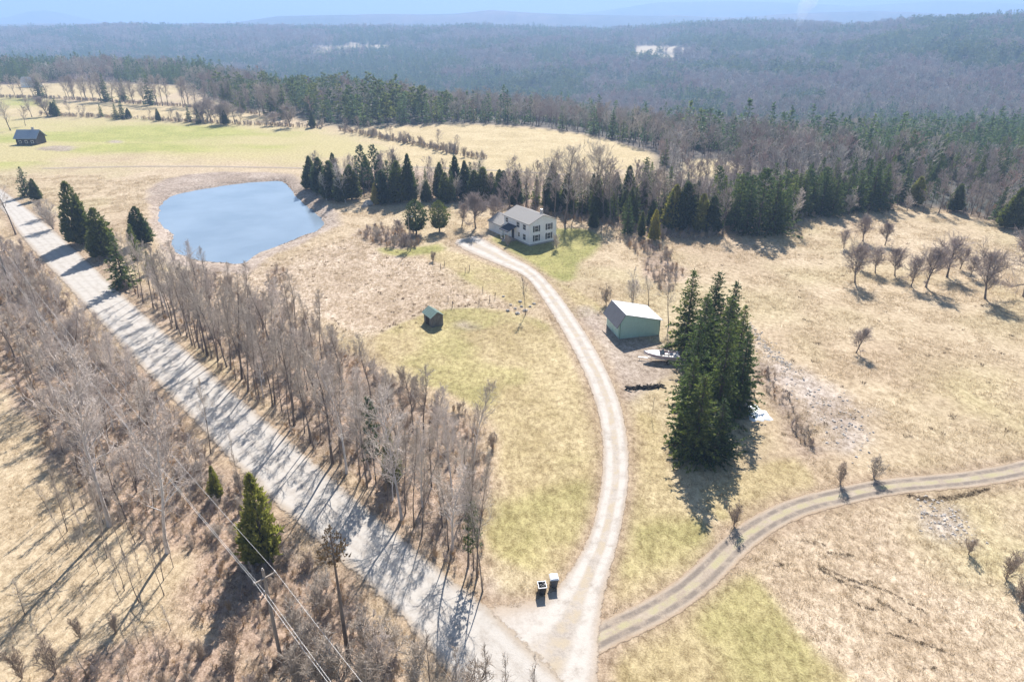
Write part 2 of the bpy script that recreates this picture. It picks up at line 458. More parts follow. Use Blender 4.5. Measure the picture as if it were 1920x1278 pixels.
# ------------------------------------------------------------------ the ground: one sheet to the horizon
def build_ground():
    ys = list(np.arange(-40, 24, 2.0)) + list(np.arange(24, 330, .8))
    y = ys[-1]
    while y < 11500:
        y *= 1.019; ys.append(y)
    ys = np.array(ys); nu = 500
    u = np.linspace(-1, 1, nu)
    Y, U = np.meshgrid(ys, u, indexing='ij')
    X = U * (70 + 1.02 * np.maximum(Y, 0))
    X = X.ravel(); Y = Y.ravel()
    Z = height(X, Y)
    nr = len(ys)
    i = np.arange(nr - 1)[:, None] * nu + np.arange(nu - 1)[None, :]
    F = np.stack([i, i + 1, i + nu + 1, i + nu], -1).reshape(-1, 4)
    me = np_mesh('ground', np.stack([X, Y, Z], 1), F, True)
    near = Y < 900
    xn, yn = X[near], Y[near]
    wob = (fbm(xn / 9, yn / 9, 21, 3) - .5) * 5.0 + (fbm(xn / 2.2, yn / 2.2, 31, 2) - .5) * 1.6
    mid = fbm(xn / 7, yn / 7, 41, 4); big = fbm(xn / 38, yn / 38, 51, 3); sm = fbm(xn / 1.7, yn / 1.7, 61, 2)
    t = np.clip((mid * .6 + sm * .4 - .3) / .4, 0, 1)[:, None]; tb = np.clip((big - .3) / .4, 0, 1)[:, None]
    C = lambda *c: np.array(c, float)[None, :]
    def mx(f, a_, b_): return a_ + (b_ - a_) * f
    def area(polys, w, wk=1.0):
        m_ = np.zeros(len(xn))
        for P in polys: m_ = np.maximum(m_, np.clip(.5 - (sdf(P, xn, yn) + wob * wk) / (2 * w), 0, 1))
        return sst(m_)[:, None]
    col = mx(t, C(.43, .335, .205), C(.53, .425, .275)); col = mx(tb * .5, col, C(.46, .36, .205))
    g_ = sst((fbm(xn / 24 + 9, yn / 24, 71, 3) - .52) / .2)[:, None]; col = mx(g_ * .35, col, C(.38, .335, .15))
    b_ = sst((fbm(xn / 17 + 3, yn / 30, 81, 4) - .55) / .16)[:, None]; col = mx(b_ * .4, col, C(.36, .26, .165))
    rough = np.full((len(xn), 1), .45)
    def lay(mask, c, r):
        nonlocal col, rough
        col = mx(mask, col, c); rough = mx(mask, rough, np.full((1, 1), r))
    lay(area([PASTURE], 5), mx(t, C(.44, .34, .225), C(.59, .48, .345)), .75)
    lay(area([WILD], .8, .35), mx(t, C(.45, .345, .215), C(.57, .46, .31)), .7)
    lw = mx(t, C(.36, .28, .125), C(.49, .395, .205))
    lw = mx(sst((fbm(xn / 11 + 5, yn / 11, 91, 3) - .5) / .2)[:, None] * .75, lw, mx(t, C(.29, .265, .085), C(.41, .355, .135)))
    lay(area(LAWN, .7, .3), lw, .6)
    lay(area(HLAWN, 1.2, .5), mx(t, C(.23, .23, .06), C(.37, .34, .11)), .35)
    gf = sst((fbm(xn / 50, yn / 22 + 4, 101, 3) - .38) / .3)[:, None]
    lay(area(GREEN, 14, 3.0), mx(gf, C(.44, .38, .17), mx(t, C(.29, .31, .07), C(.39, .38, .11))), .3)
    lay(area(HAY, 2.5), mx(t, C(.42, .335, .165), C(.53, .43, .235)), .35)
    lay(area(BRUSH, 2.0, 1.3), mx(sst((mid - .35) / .3)[:, None], C(.31, .235, .165), mx(tb, C(.48, .375, .255), C(.41, .295, .20))), 1.0)
    lay(area(DIRT, 1.6) * .8, mx(t, C(.27, .21, .16), C(.44, .365, .295)), .8)
    lay(area(ROCKY, 2.6, 1.6) * .75, mx(t, C(.36, .29, .22), C(.52, .46, .395)), 1.0)
    for P in LANES:
        lay(np.clip(1.1 - np.abs(sdf(P, xn, yn) + .3 * wob) / 1.7, 0, 1)[:, None] * .6, C(.33, .235, .15), .8)
    alb = np.empty((len(X), 4), np.float32); alb[:, 3] = 1
    rg = np.full(len(X), .6, np.float32); rg[near] = rough[:, 0]
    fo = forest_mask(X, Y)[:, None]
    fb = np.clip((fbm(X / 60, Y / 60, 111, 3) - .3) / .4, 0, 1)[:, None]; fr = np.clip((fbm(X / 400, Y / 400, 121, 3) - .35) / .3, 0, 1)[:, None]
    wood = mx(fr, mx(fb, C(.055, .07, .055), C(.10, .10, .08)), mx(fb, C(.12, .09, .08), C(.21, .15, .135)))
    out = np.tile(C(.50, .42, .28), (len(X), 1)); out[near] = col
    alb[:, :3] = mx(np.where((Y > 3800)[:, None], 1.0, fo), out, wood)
    lum = alb[:, :3] @ np.array([.3, .5, .2], np.float32)
    alb[:, :3] = alb[:, :3] * .9 + lum[:, None] * .1
    alb[:, :3] *= np.array([[1.0, .985, 1.02]], np.float32)
    a = me.attributes.new('albedo', 'FLOAT_COLOR', 'POINT'); a.data.foreach_set('color', alb.ravel())
    a = me.attributes.new('rough_cover', 'FLOAT', 'POINT'); a.data.foreach_set('value', rg)
    return tag(link('ground', me, M['ground']), kind='structure')

# where woods stand: beyond this line (pixels of the photograph) and outside every open field
WOOD_LINE = [(-2500, 166), (-400, 166), (0, 158), (170, 153), (340, 160), (430, 200), (560, 222), (640, 238), (860, 232), (1000, 238), (1100, 252), (1215, 285), (1230, 312), (1262, 345), (1300, 380), (1460, 405), (1500, 398), (1660, 380), (1760, 388), (1930, 420), (2300, 440), (3200, 460)]
WL = np.array([at(*p)[:2] for p in WOOD_LINE])
def forest_mask(x, y):
    x = np.asarray(x, float); y = np.asarray(y, float)
    P = np.vstack([WL, [[25000, 9000], [25000, 40000], [-25000, 40000], [-25000, WL[0][1]]]])
    m = np.clip(.5 - sdf(P, x, y) / 8.0, 0, 1)
    nr = y < 4200
    op = np.zeros(x.shape)
    op[nr] = np.maximum(mask_of(HAY + GREEN, x[nr], y[nr], 3), mask_of(FAR_OPEN, x[nr] + (fbm(x[nr] / 60, y[nr] / 60, 141, 3) - .5) * 110, y[nr] + (fbm(x[nr] / 60 + 9, y[nr] / 60, 151, 3) - .5) * 220, 10))
    return m * (1 - op)

def lane(name, L, Rr, z, mat, n=9):
    """a strip of ground between two edges; u runs across it"""
    L = smooth_open(L, 3); Rr = smooth_open(Rr, 3)
    t = np.linspace(0, 1, n)
    P = L[:, None, :] * (1 - t[None, :, None]) + Rr[:, None, :] * t[None, :, None]
    k = len(L)
    X = P[..., 0].ravel(); Y = P[..., 1].ravel()
    Z = height(X, Y) + z
    i = np.arange(k - 1)[:, None] * n + np.arange(n - 1)[None, :]
    F = np.stack([i, i + 1, i + n + 1, i + n], -1).reshape(-1, 4)
    me = np_mesh(name, np.stack([X, Y, Z], 1), F, True)
    uv = me.uv_layers.new(name='lane')
    seg = np.concatenate([[0], np.cumsum(np.linalg.norm(np.diff((L + Rr) / 2, axis=0), axis=1))])
    UV = np.stack([np.tile(t, k), np.repeat(seg, n)], 1)
    uv.data.foreach_set('uv', UV[F.ravel()].astype(np.float32).ravel())
    return tag(link(name, me, mat), kind='structure')

road_l = np.array([at(*e[0])[:2] for e in ROAD_E]); road_r = np.array([at(*e[1])[:2] for e in ROAD_E])
drv_l = np.array([at(*e[0])[:2] for e in DRIVE_E]); drv_r = np.array([at(*e[1])[:2] for e in DRIVE_E])
def track_edges():
    c = np.array([at(p[0], p[1])[:2] for p in TRACK_C]); w = []
    for px, py, wp in TRACK_C: w.append((at(px, py - wp / 2)[:2], at(px, py + wp / 2)[:2]))
    t = np.gradient(c, axis=0); t /= np.linalg.norm(t, axis=1)[:, None]
    nrm = np.stack([-t[:, 1], t[:, 0]], 1)
    return c + nrm * 1.55, c - nrm * 1.55
tr_l, tr_r = track_edges()
LANES = [np.vstack([road_l, road_r[::-1]]), np.vstack([drv_l, drv_r[::-1]]), np.vstack([tr_l, tr_r[::-1]])]
ground = build_ground()
lane('road', road_l, road_r, .075, M['road'])
lane('driveway', drv_l, drv_r, .055, M['drive'])
lane('farm_track', tr_l, tr_r, .03, M['track'])
fl = smooth_open(np.array([at(*p)[:2] for p in [(80, 316), (200, 313), (320, 312), (450, 313), (560, 315), (620, 318), (760, 312), (900, 318), (1100, 330)]]), 1)
lane('field_path', fl + np.array([0, 1.1]), fl - np.array([0, 1.1]), .05, M['track'])

def pond():
    P = POND; c = P.mean(0)
    ring = [c + (P - c) * s for s in (1.06, .8, .5, .2)]
    V = np.vstack(ring + [c[None]]); n = len(P)
    V = np.hstack([V, np.full((len(V), 1), POND_Z)])
    F = []
    for k in range(3):
        for i in range(n):
            j = (i + 1) % n
            F += [(k * n + i, k * n + j, (k + 1) * n + j), (k * n + i, (k + 1) * n + j, (k + 1) * n + i)]
    for i in range(n): F.append((3 * n + i, 3 * n + (i + 1) % n, 4 * n))
    tag(link('pond_water', np_mesh('pond_water', V, F, True), M['water']), kind='structure')
pond()

# ------------------------------------------------------------------ trees: prototypes grown in code
def bark_material(name, lo, hi, scale=2.0, sat=.25):
    g = N(name); o = g.objco()
    r = g.n('ShaderNodeObjectInfo').outputs['Random']
    n = g.noise(g.stretch(o, (1, 1, .35)), scale, 4, .7)
    c = g.ramp(n, [(.34, lo), (.66, hi)])
    c = g.mix(1.0, c, g.ramp(r, [(0, (.78, .74, .72)), (.5, (1, .97, .95)), (1, (1.2, 1.18, 1.16))]), 'MULTIPLY')
    g.bsdf(c, .9, .15)
    return g.m
def leaf_material(name, lo, hi, tip, trans=.5):
    g = N(name); o = g.objco()
    r = g.n('ShaderNodeObjectInfo').outputs['Random']
    n = g.noise(o, 1.1, 4, .7)
    c = g.ramp(n, [(.34, lo), (.55, hi), (.72, tip)])
    c = g.mix(1.0, c, g.ramp(r, [(0, (.58, .70, .74)), (.4, (.92, .96, .9)), (.75, (1.18, 1.12, .88)), (1, (1.5, 1.36, .95))]), 'MULTIPLY')
    b = g.bsdf(c, .6, .25)
    t = g.n('ShaderNodeBsdfTranslucent'); g.set(t.inputs[0], g.mix(1.0, c, (1.05, 1.15, .75), 'MULTIPLY'))
    mx = g.n('ShaderNodeMixShader'); mx.inputs[0].default_value = trans
    g.t.links.new(b.outputs[0], mx.inputs[1]); g.t.links.new(t.outputs[0], mx.inputs[2]); g.t.links.new(mx.outputs[0], g.out.inputs[0])
    return g.m
M['bark'] = bark_material('grey_bark', (.12, .10, .085), (.26, .22, .19))
M['twig'] = bark_material('grey_twigs', (.40, .35, .295), (.61, .545, .47), 1.0)
M['pale_bark'] = bark_material('birch_bark', (.44, .41, .38), (.72, .69, .66), 3.0)
M['pale_twig'] = bark_material('pale_twigs', (.50, .44, .39), (.70, .63, .57), 1.0)
M['red_twig'] = bark_material('reddish_twigs', (.33, .265, .205), (.54, .445, .355), 1.0)
M['mauve_twig'] = bark_material('mauve_twigs', (.31, .26, .235), (.48, .41, .375), .6)
M['straw'] = bark_material('dry_stems', (.34, .22, .12), (.58, .42, .26), 2.0)
M['dark_bark'] = bark_material('dark_bark', (.06, .05, .045), (.14, .115, .10))
M['spruce'] = leaf_material('spruce_needles', (.055, .085, .04), (.135, .17, .065), (.29, .285, .10))
M['cedar'] = leaf_material('cedar_sprays', (.045, .06, .03), (.09, .11, .048), (.165, .175, .075))
M['pine'] = leaf_material('pine_needles', (.04, .065, .04), (.085, .12, .065), (.15, .18, .09))
M['olive'] = leaf_material('olive_needles', (.18, .165, .05), (.33, .295, .09), (.47, .40, .135))
M['dead_leaf'] = leaf_material('dead_needles', (.22, .11, .06), (.34, .19, .11), (.44, .27, .17), .2)

def tubes(P0, P1, R0, R1, n):
    """vectorised open tubes between points; returns verts, quads"""
    P0 = np.asarray(P0, float); P1 = np.asarray(P1, float); R0 = np.asarray(R0, float); R1 = np.asarray(R1, float)
    D = P1 - P0; D /= np.linalg.norm(D, axis=1)[:, None] + 1e-9
    ref = np.where(np.abs(D[:, 2:3]) > .9, np.array([[1., 0, 0]]), np.array([[0, 0, 1.]]))
    U = np.cross(D, ref); U /= np.linalg.norm(U, axis=1)[:, None] + 1e-9
    W = np.cross(D, U)
    th = np.arange(n) * 2 * PI / n
    ring = U[:, None, :] * np.cos(th)[None, :, None] + W[:, None, :] * np.sin(th)[None, :, None]
    A = P0[:, None, :] + ring * R0[:, None, None]; B = P1[:, None, :] + ring * R1[:, None, None]
    V = np.concatenate([A, B], 1).reshape(-1, 3)
    b = (np.arange(len(P0)) * 2 * n)[:, None]
    i = np.arange(n)[None, :]; j = (i + 1) % n
    F = np.stack([b + i, b + j, b + n + j, b + n + i], -1).reshape(-1, 4)
    return V, F
def join(parts):
    V = []; F = []; o = 0
    for v, f in parts:
        V.append(v); F.append(f + o); o += len(v)
    return np.vstack(V), np.vstack(F)
def unit(v): return v / (np.linalg.norm(v, axis=-1, keepdims=True) + 1e-9)

def bare(rng, H=12., r=.13, base=.3, spread=.24, n1=22, n2=6, n3=4, up=.9, tw=.016, stems=1, lean=.03, round_=False, wander=.25):
    """a leafless tree: (trunk segs, twig segs) as arrays"""
    T = []; B = []
    for s in range(stems):
        hs = H * (1 if s == 0 else rng.uniform(.65, .98))
        nseg = 9
        az = rng.uniform(0, 2 * PI); ln = lean * (1 if stems == 1 else 3.2)
        p = np.array([0., 0., -.15]) if s == 0 else np.array([rng.normal(0, .02), rng.normal(0, .02), -.15])
        d = unit(np.array([math.cos(az) * ln, math.sin(az) * ln, 1.0])); pts = [p]
        for k in range(nseg):
            d = unit(d + rng.normal(0, .05 + .03 * (stems > 1), 3) * np.array([1, 1, .2]) + np.array([0, 0, .04])); p = p + d * hs / nseg; pts.append(p)
        pts = np.array(pts); rs = r * (1 - .02) * (1 - np.linspace(0, 1, nseg + 1) ** 1.0 * .9) * (1 if s == 0 else .8)
        rs[0] *= 1.5
        for k in range(nseg): T.append((pts[k], pts[k + 1], rs[k], rs[k + 1]))
        m1 = max(3, int(n1 / stems ** .6))
        for q in range(m1):
            f = base + (1 - base) * ((q + rng.uniform(0, 1)) / m1) ** .9
            f = min(f, .985)
            k = f * nseg; i = min(int(k), nseg - 1); o = pts[i] + (pts[i + 1] - pts[i]) * (k - i)
            g = (f - base) / (1 - base)
            shape = (math.sin(PI * min(1, .18 + .8 * g)) if round_ else (1 - g) ** .75 * min(1, .45 + 2.2 * g) + .12)
            L = H * spread * shape * rng.uniform(.7, 1.3)
            a = rng.uniform(0, 2 * PI)
            dd = unit(np.array([math.cos(a), math.sin(a), up * rng.uniform(.5, 1.4)]))
            r1 = max(tw * 1.3, rs[i] * .42); cur = o; ns = 4; bp = [cur]
            for k2 in range(ns):
                dd = unit(dd + rng.normal(0, wander * .55, 3) + np.array([0, 0, .12 * up])); cur = cur + dd * L / ns; bp.append(cur)
            bp = np.array(bp)
            for k2 in range(ns):
                ra = r1 * (1 - k2 / ns * .75); rb = r1 * (1 - (k2 + 1) / ns * .75)
                (T if (k2 < 2 and r1 > .03) else B).append((bp[k2], bp[k2 + 1], ra, rb))
            for w in range(n2):
                f2 = rng.uniform(.2, 1.0) * ns; i2 = min(int(f2), ns - 1); o2 = bp[i2] + (bp[i2 + 1] - bp[i2]) * (f2 - i2)
                d2 = unit(unit(bp[i2 + 1] - bp[i2]) + rng.normal(0, .55, 3) + np.array([0, 0, .25 * up]))
                L2 = L * rng.uniform(.28, .6) + .12
                e2 = o2 + d2 * L2 * .5; d2b = unit(d2 + rng.normal(0, wander, 3) + np.array([0, 0, .1])); e3 = e2 + d2b * L2 * .5
                B.append((o2, e2, tw * 1.25, tw)); B.append((e2, e3, tw, tw * .7))
                for w3 in range(n3):
                    f3 = rng.uniform(.1, 1.0); o3 = o2 + (e2 - o2) * f3 * 2 if f3 < .5 else e2 + (e3 - e2) * (f3 * 2 - 1)
                    d3 = unit(d2b + rng.normal(0, .6, 3) + np.array([0, 0, .15])); L3 = L2 * rng.uniform(.3, .65) + .08
                    B.append((o3, o3 + d3 * L3, tw * .9, tw * .45))
    return T, B
def seg_mesh(name, S, n):
    return np_mesh(name, *tubes([s[0] for s in S], [s[1] for s in S], [s[2] for s in S], [s[3] for s in S], n), smooth=n > 4)

def sprays(rng, C, D, L, W, k=3, droop=.25, jit=.5):
    """small pointed leaf faces: k per centre C, along direction D, length L, width W"""
    n = len(C)
    C = np.repeat(C, k, 0); D = np.repeat(D, k, 0); L = np.repeat(L, k); W = np.repeat(W, k)
    d = unit(D + rng.normal(0, jit, D.shape) + np.array([0, 0, -droop]))
    s = unit(np.cross(d, rng.normal(0, 1, D.shape)))
    a = C - s * W[:, None] * .5; b = C + s * W[:, None] * .5; c = C + d * L[:, None]
    V = np.stack([a, b, c], 1).reshape(-1, 3)
    return V, np.arange(len(V)).reshape(-1, 3)
def conifer(rng, H=13., Rr=2.8, base=.04, levels=34, per=9, clumps=6, k=3, shape=.8, up=-.12, leaf=.42, taper_low=.9, ragged=.25):
    """spruce-like crown: whorls of branches carrying needle sprays"""
    C = []; D = []; L = []; br = []
    for i in range(levels):
        t = (i + rng.uniform(0, .6)) / levels
        z = H * (base + (1 - base) * t)
        low = min(1, taper_low + t * 4)
        rad = Rr * (1 - t) ** shape * low + .10
        n = max(4, int(per * (1 - .45 * t)))
        a0 = rng.uniform(0, 2 * PI)
        for j in range(n):
            a = a0 + 2 * PI * j / n + rng.normal(0, .2)
            rr = rad * (1 + rng.normal(0, ragged) if rng.uniform() > .12 else .55)
            rr = max(.15, rr)
            e = up + .9 * t * .6 + rng.normal(0, .08)
            d = np.array([math.cos(a), math.sin(a), e])
            br.append((np.array([0, 0, z]), np.array([0, 0, z]) + d * rr * .9, .035, .012))
            m = max(2, int(clumps * rr / Rr + 1.5))
            for q in range(m):
                f = (q + rng.uniform(.2, 1)) / m
                f = .22 + .78 * f
                c = np.array([0, 0, z]) + d * rr * f + np.array([0, 0, -.06 * rr * f * f])
                C.append(c + rng.normal(0, .09, 3)); D.append(d + np.array([0, 0, .1])); L.append(leaf * rng.uniform(.7, 1.35) * (.6 + .5 * (1 - t)))
    C = np.array(C); D = unit(np.array(D)); L = np.array(L)
    top = np.array([[0, 0, H * .93], [0, 0, H * .96], [0, 0, H * .985]])
    C = np.vstack([C, top]); D = np.vstack([D, [[.02, 0, 1]] * 3]); L = np.append(L, [leaf] * 3)
    return sprays(rng, C, D, L, L * .55, k), br
def cedar(rng, H=8., Rr=1.6, n=1500, base=.06, k=2, leaf=.4, shape='cone', tops=3):
    """dense upright crown of a few leaders: sprays spread through conical or egg-shaped volumes, mostly their outer shells"""
    Cs = []; Ds = []; Ls = []
    for q in range(tops):
        m = n if q == 0 else int(n * .4)
        off = np.zeros(2) if q == 0 else Rr * rng.uniform(.3, .55) * unit(rng.normal(0, 1, 2))
        hq = H if q == 0 else H * rng.uniform(.55, .88); rq = Rr if q == 0 else Rr * rng.uniform(.5, .7)
        if tops > 1 and q == 0: rq *= .85
        t = rng.uniform(0, 1, m) ** 1.25
        if shape == 'cone': rad = rq * (1 - t) ** rng.uniform(.5, .78) * np.minimum(1, .6 + 2.5 * t)
        else: rad = rq * np.sqrt(np.clip(1 - (2 * (t ** .9) * .97 - .9) ** 2, .03, 1))
        a = rng.uniform(0, 2 * PI, m); p1, p2, p3 = rng.uniform(0, 6.28, 3)
        lump = 1 + .30 * np.sin(a * 3 + t * 17 + p1) * np.sin(t * 23 + a * 2 + p2) + .15 * np.sin(t * 47 + a * 5 + p3) + rng.normal(0, .12, m)
        rr = rad * lump * np.clip(1 - np.abs(rng.normal(0, .25, m)), .1, 1)
        Cs.append(np.stack([off[0] + rr * np.cos(a), off[1] + rr * np.sin(a), hq * (base + (1 - base) * t) * .97], 1))
        Ds.append(unit(np.stack([np.cos(a) * .55, np.sin(a) * .55, np.full(m, .85)], 1)))
        Ls.append(leaf * rng.uniform(.6, 1.5, m) * (.55 + .6 * (1 - t)))
    L = np.concatenate(Ls)
    return sprays(rng, np.vstack(Cs), np.vstack(Ds), L, L * .5, k, droop=-.05, jit=.4)
def pine(rng, H=15., Rr=3., base=.3, nb=46, k=4, leaf=.5):
    C = []; D = []; L = []; br = []
    for i in range(nb):
        t = i / nb; z = H * (base + (1 - base) * t)
        rad = Rr * (1 - t) ** .6 * rng.uniform(.55, 1.15) + .3
        a = i * 2.4 + rng.normal(0, .3); d = np.array([math.cos(a), math.sin(a), .18 + .5 * t])
        e = np.array([0, 0, z]) + d * rad
        br.append((np.array([0, 0, z]), e, .05, .015))
        m = int(7 + 10 * rad / Rr)
        for q in range(m):
            f = rng.uniform(.35, 1.05)
            C.append(np.array([0, 0, z]) + d * rad * f + rng.normal(0, .16 + .12 * rad * .4, 3) * np.array([1, 1, .5])); D.append(d + np.array([0, 0, .5])); L.append(leaf * rng.uniform(.6, 1.2))
    C = np.array(C); D = unit(np.array(D)); L = np.array(L)
    return sprays(rng, C, D, L, L * .5, k, droop=-.1, jit=.7), br

class Proto:
    """meshes of one kind of tree, shared by its copies"""
    def __init__(s, name, H, trunk, crown, width): s.name, s.H, s.trunk, s.crown, s.width = name, H, trunk, crown, width
def bare_proto(name, seed, bark, twig, **kw):
    rng = np.random.default_rng(seed)
    T, B = bare(rng, **kw)
    tm = seg_mesh(name + '_trunk', T, 6); tm.materials.append(M[bark])
    cm = seg_mesh(name + '_crown', B, 3); cm.materials.append(M[twig])
    return Proto(name, kw.get('H', 12.), tm, cm, 0)
def con_proto(name, seed, leafm, fn, H, bark='dark_bark', tr=.16, **kw):
    rng = np.random.default_rng(seed)
    out = fn(rng, H=H, **kw)
    (V, F), br = out if isinstance(out[0], tuple) else (out, [])
    T = [(np.array([0, 0, -.2]), np.array([0, 0, H * .5]), tr * 1.15, tr * .7), (np.array([0, 0, H * .5]), np.array([0, 0, H * .97]), tr * .7, .02)] + br
    tm = seg_mesh(name + '_trunk', T, 5); tm.materials.append(M[bark])
    cm = np_mesh(name + '_crown', V, F); cm.materials.append(M[leafm])
    return Proto(name, H, tm, cm, 0)

PR = {}
PR['roadside'] = [bare_proto('roadside_tree', 100 + i, 'bark', 'twig', H=14., r=.16, base=.4, spread=.2, n1=28, n2=6, n3=5, up=1.15, tw=.015, lean=.05, wander=.35) for i in range(5)]
PR['aspen'] = [bare_proto('aspen_tree', 120 + i, 'pale_bark', 'pale_twig', H=14., r=.14, base=.25, spread=.25, n1=32, n2=7, n3=5, up=.95, tw=.016, lean=.05, wander=.35) for i in range(3)]
PR['clump'] = [bare_proto('clump_tree', 130 + i, 'bark', 'pale_twig', H=10., r=.10, base=.2, spread=.26, n1=40, n2=6, n3=5, up=1.0, tw=.015, stems=4, wander=.35) for i in range(3)]
PR['sapling'] = [bare_proto('sapling', 140 + i, 'bark', 'twig', H=6., r=.05, base=.12, spread=.16, n1=16, n2=4, n3=3, up=1.6, tw=.012, lean=.06) for i in range(3)]
PR['shrub'] = [bare_proto('shrub', 150 + i, 'twig', 'twig', H=3., r=.03, base=.08, spread=.3, n1=26, n2=4, n3=3, up=1.2, tw=.012, stems=7) for i in range(3)]
PR['red_shrub'] = [bare_proto('red_shrub', 160 + i, 'red_twig', 'red_twig', H=3., r=.028, base=.08, spread=.26, n1=26, n2=4, n3=3, up=1.5, tw=.012, stems=8) for i in range(2)]
PR['apple'] = [bare_proto('apple_tree', 170 + i, 'bark', 'mauve_twig', H=4.5, r=.14, base=.22, spread=.5, n1=34, n2=9, n3=7, up=.9, tw=.016, round_=True, stems=1, wander=.5, lean=.18) for i in range(4)]
PR['broad'] = [bare_proto('broad_tree', 180 + i, 'bark', 'twig', H=15., r=.26, base=.25, spread=.34, n1=30, n2=8, n3=5, up=1.1, tw=.022, round_=True, wander=.35) for i in range(4)]
PR['maple'] = [bare_proto('maple_tree', 190 + i, 'bark', 'mauve_twig', H=15., r=.18, base=.25, spread=.24, n1=24, n2=7, n3=4, up=1.1, tw=.028, round_=True) for i in range(4)]
PR['spruce'] = [con_proto('spruce', 200 + i, 'spruce', conifer, 13., levels=36 + i, per=10, clumps=8, Rr=[2.9, 2.5, 3.1, 2.7, 2.3][i], k=3, leaf=.46, tr=.2, ragged=[.32, .4, .28, .36, .45][i], shape=[.8, .65, .95, .72, .6][i], up=[-.12, -.2, 0.0, -.16, -.1][i]) for i in range(5)]
PR['fir'] = [con_proto('fir', 210 + i, 'spruce', conifer, 12., levels=28, per=8, clumps=5, Rr=2.0, k=3, leaf=.55, tr=.16, ragged=.35) for i in range(4)]
PR['cedar'] = [con_proto('cedar', 220 + i, 'cedar', cedar, 8., Rr=1.9, n=1900, leaf=.42) for i in range(3)]
PR['oval_cedar'] = [con_proto('oval_cedar', 230 + i, 'cedar', cedar, 6., Rr=1.75, n=1900, leaf=.34, shape='egg', base=.14, tops=1) for i in range(2)]
PR['pine'] = [con_proto('pine', 240 + i, 'pine', pine, 15., Rr=3.2) for i in range(3)]
PR['olive'] = [con_proto('olive_cedar', 250 + i, 'olive', cedar, 7., Rr=1.7, n=1500, leaf=.42) for i in range(2)]
PR['dead'] = [con_proto('dead_spruce', 260, 'dead_leaf', cedar, 12., Rr=1.0, n=260, base=.78, leaf=.22, tops=1, bark='bark', tr=.15)]

KIND = {'roadside': ('bare_tree', 'tree'), 'aspen': ('birch_tree', 'birch'), 'clump': ('alder_tree', 'alder'), 'sapling': ('bare_sapling', 'sapling'), 'shrub': ('bare_shrub', 'shrub'),
        'red_shrub': ('bare_shrub', 'shrub'), 'apple': ('apple_tree', 'apple tree'), 'broad': ('maple_tree', 'maple'), 'maple': ('maple_tree', 'maple'), 'spruce': ('spruce_tree', 'spruce'),
        'fir': ('fir_tree', 'fir'), 'cedar': ('cedar_tree', 'cedar'), 'oval_cedar': ('cedar_tree', 'cedar'), 'pine': ('pine_tree', 'pine'), 'olive': ('cedar_tree', 'cedar'), 'dead': ('dead_tree', 'tree')}
prng = np.random.default_rng(99)
def tree(kind, p, H, label, group=None, wide=1.0, idx=None, rz=None, lean=0.0, parts=True):
    pr = PR[kind][int(prng.integers(len(PR[kind]))) if idx is None else idx]
    nm, cat = KIND[kind]
    s = H / pr.H
    z = float(height(p[0], p[1]))
    rz = prng.uniform(0, 2 * PI) if rz is None else rz
    e = empty(nm, (p[0], p[1], z), rz)
    e.scale = (s * wide, s * wide, s)
    if lean: e.rotation_euler = (lean, 0, rz)
    link('trunk', pr.trunk, None, e); link('crown', pr.crown, None, e)
    return tag(e, label, cat, group)
def tree_px(kind, bx, by, ty, label, group=None, wide=1.0, **kw):
    p = at(bx, by)
    return tree(kind, p, max(.5, height_to(p, ty)), label, group, wide, **kw)
ORD = ['first', 'second', 'third', 'fourth', 'fifth', 'sixth', 'seventh', 'eighth', 'ninth', 'tenth', 'eleventh', 'twelfth', 'thirteenth', 'fourteenth', 'fifteenth', 'sixteenth', 'seventeenth', 'eighteenth', 'nineteenth']
TENS = ['', '', 'twenty', 'thirty', 'forty', 'fifty', 'sixty', 'seventy', 'eighty', 'ninety']
TENTH = ['', '', 'twentieth', 'thirtieth', 'fortieth', 'fiftieth', 'sixtieth', 'seventieth', 'eightieth', 'ninetieth', 'hundredth']
def ordinal(i):
    i += 1
    if i < 20: return ORD[i - 1]
    h = ''
    if i > 200: h = 'two hundred and '; i -= 200
    elif i > 100: h = 'hundred and '; i -= 100
    if 0 < i < 20: return h + ORD[i - 1]
    return h + (TENTH[i // 10] if i % 10 == 0 else TENS[i // 10] + '-' + ORD[i % 10 - 1])
def scatter(P, dmin, seed, n=4000, keep=None):
    """points spread through polygon P no closer than dmin"""
    rng = np.random.default_rng(seed); lo = P.min(0); hi = P.max(0)
    c = rng.uniform(lo, hi, (n, 2)); c = c[sdf(P, c[:, 0], c[:, 1]) < 0]
    if keep is not None: c = c[keep(c[:, 0], c[:, 1])]
    out = []
    for q in c:
        if all((q[0] - o[0]) ** 2 + (q[1] - o[1]) ** 2 > dmin * dmin for o in out): out.append(q)
    return np.array(out)
def off_lanes(x, y, m=.8):
    k = np.ones(np.shape(x), bool)
    for P in LANES: k &= sdf(P, x, y) > m
    return k & (sdf(POND, x, y) > .6)

# ------------------------------------------------------------------ trees: planting
# the clump of big spruces beside the metal shed, near to far
SPRUCE = [(1302, 858, 702, 'spruce', 1.1), (1342, 858, 748, 'spruce', 1.3), (1284, 828, 668, 'spruce', .95), (1382, 768, 622, 'spruce', .95), (1344, 785, 606, 'spruce', .85), (1294, 765, 602, 'spruce', .85),
          (1378, 705, 572, 'spruce', .95), (1350, 715, 556, 'spruce', 1.0), (1308, 705, 552, 'spruce', 1.0), (1362, 660, 528, 'spruce', .95), (1330, 648, 510, 'spruce', .9), (1284, 655, 507, 'spruce', .95)]
for i, (bx, by, ty, k, w) in enumerate(SPRUCE):
    tree_px(k, bx, by, ty, ordinal(i) + ' dark spruce from the driveway fork in the clump beside the metal shed', 'spruce clump by the metal shed', w)
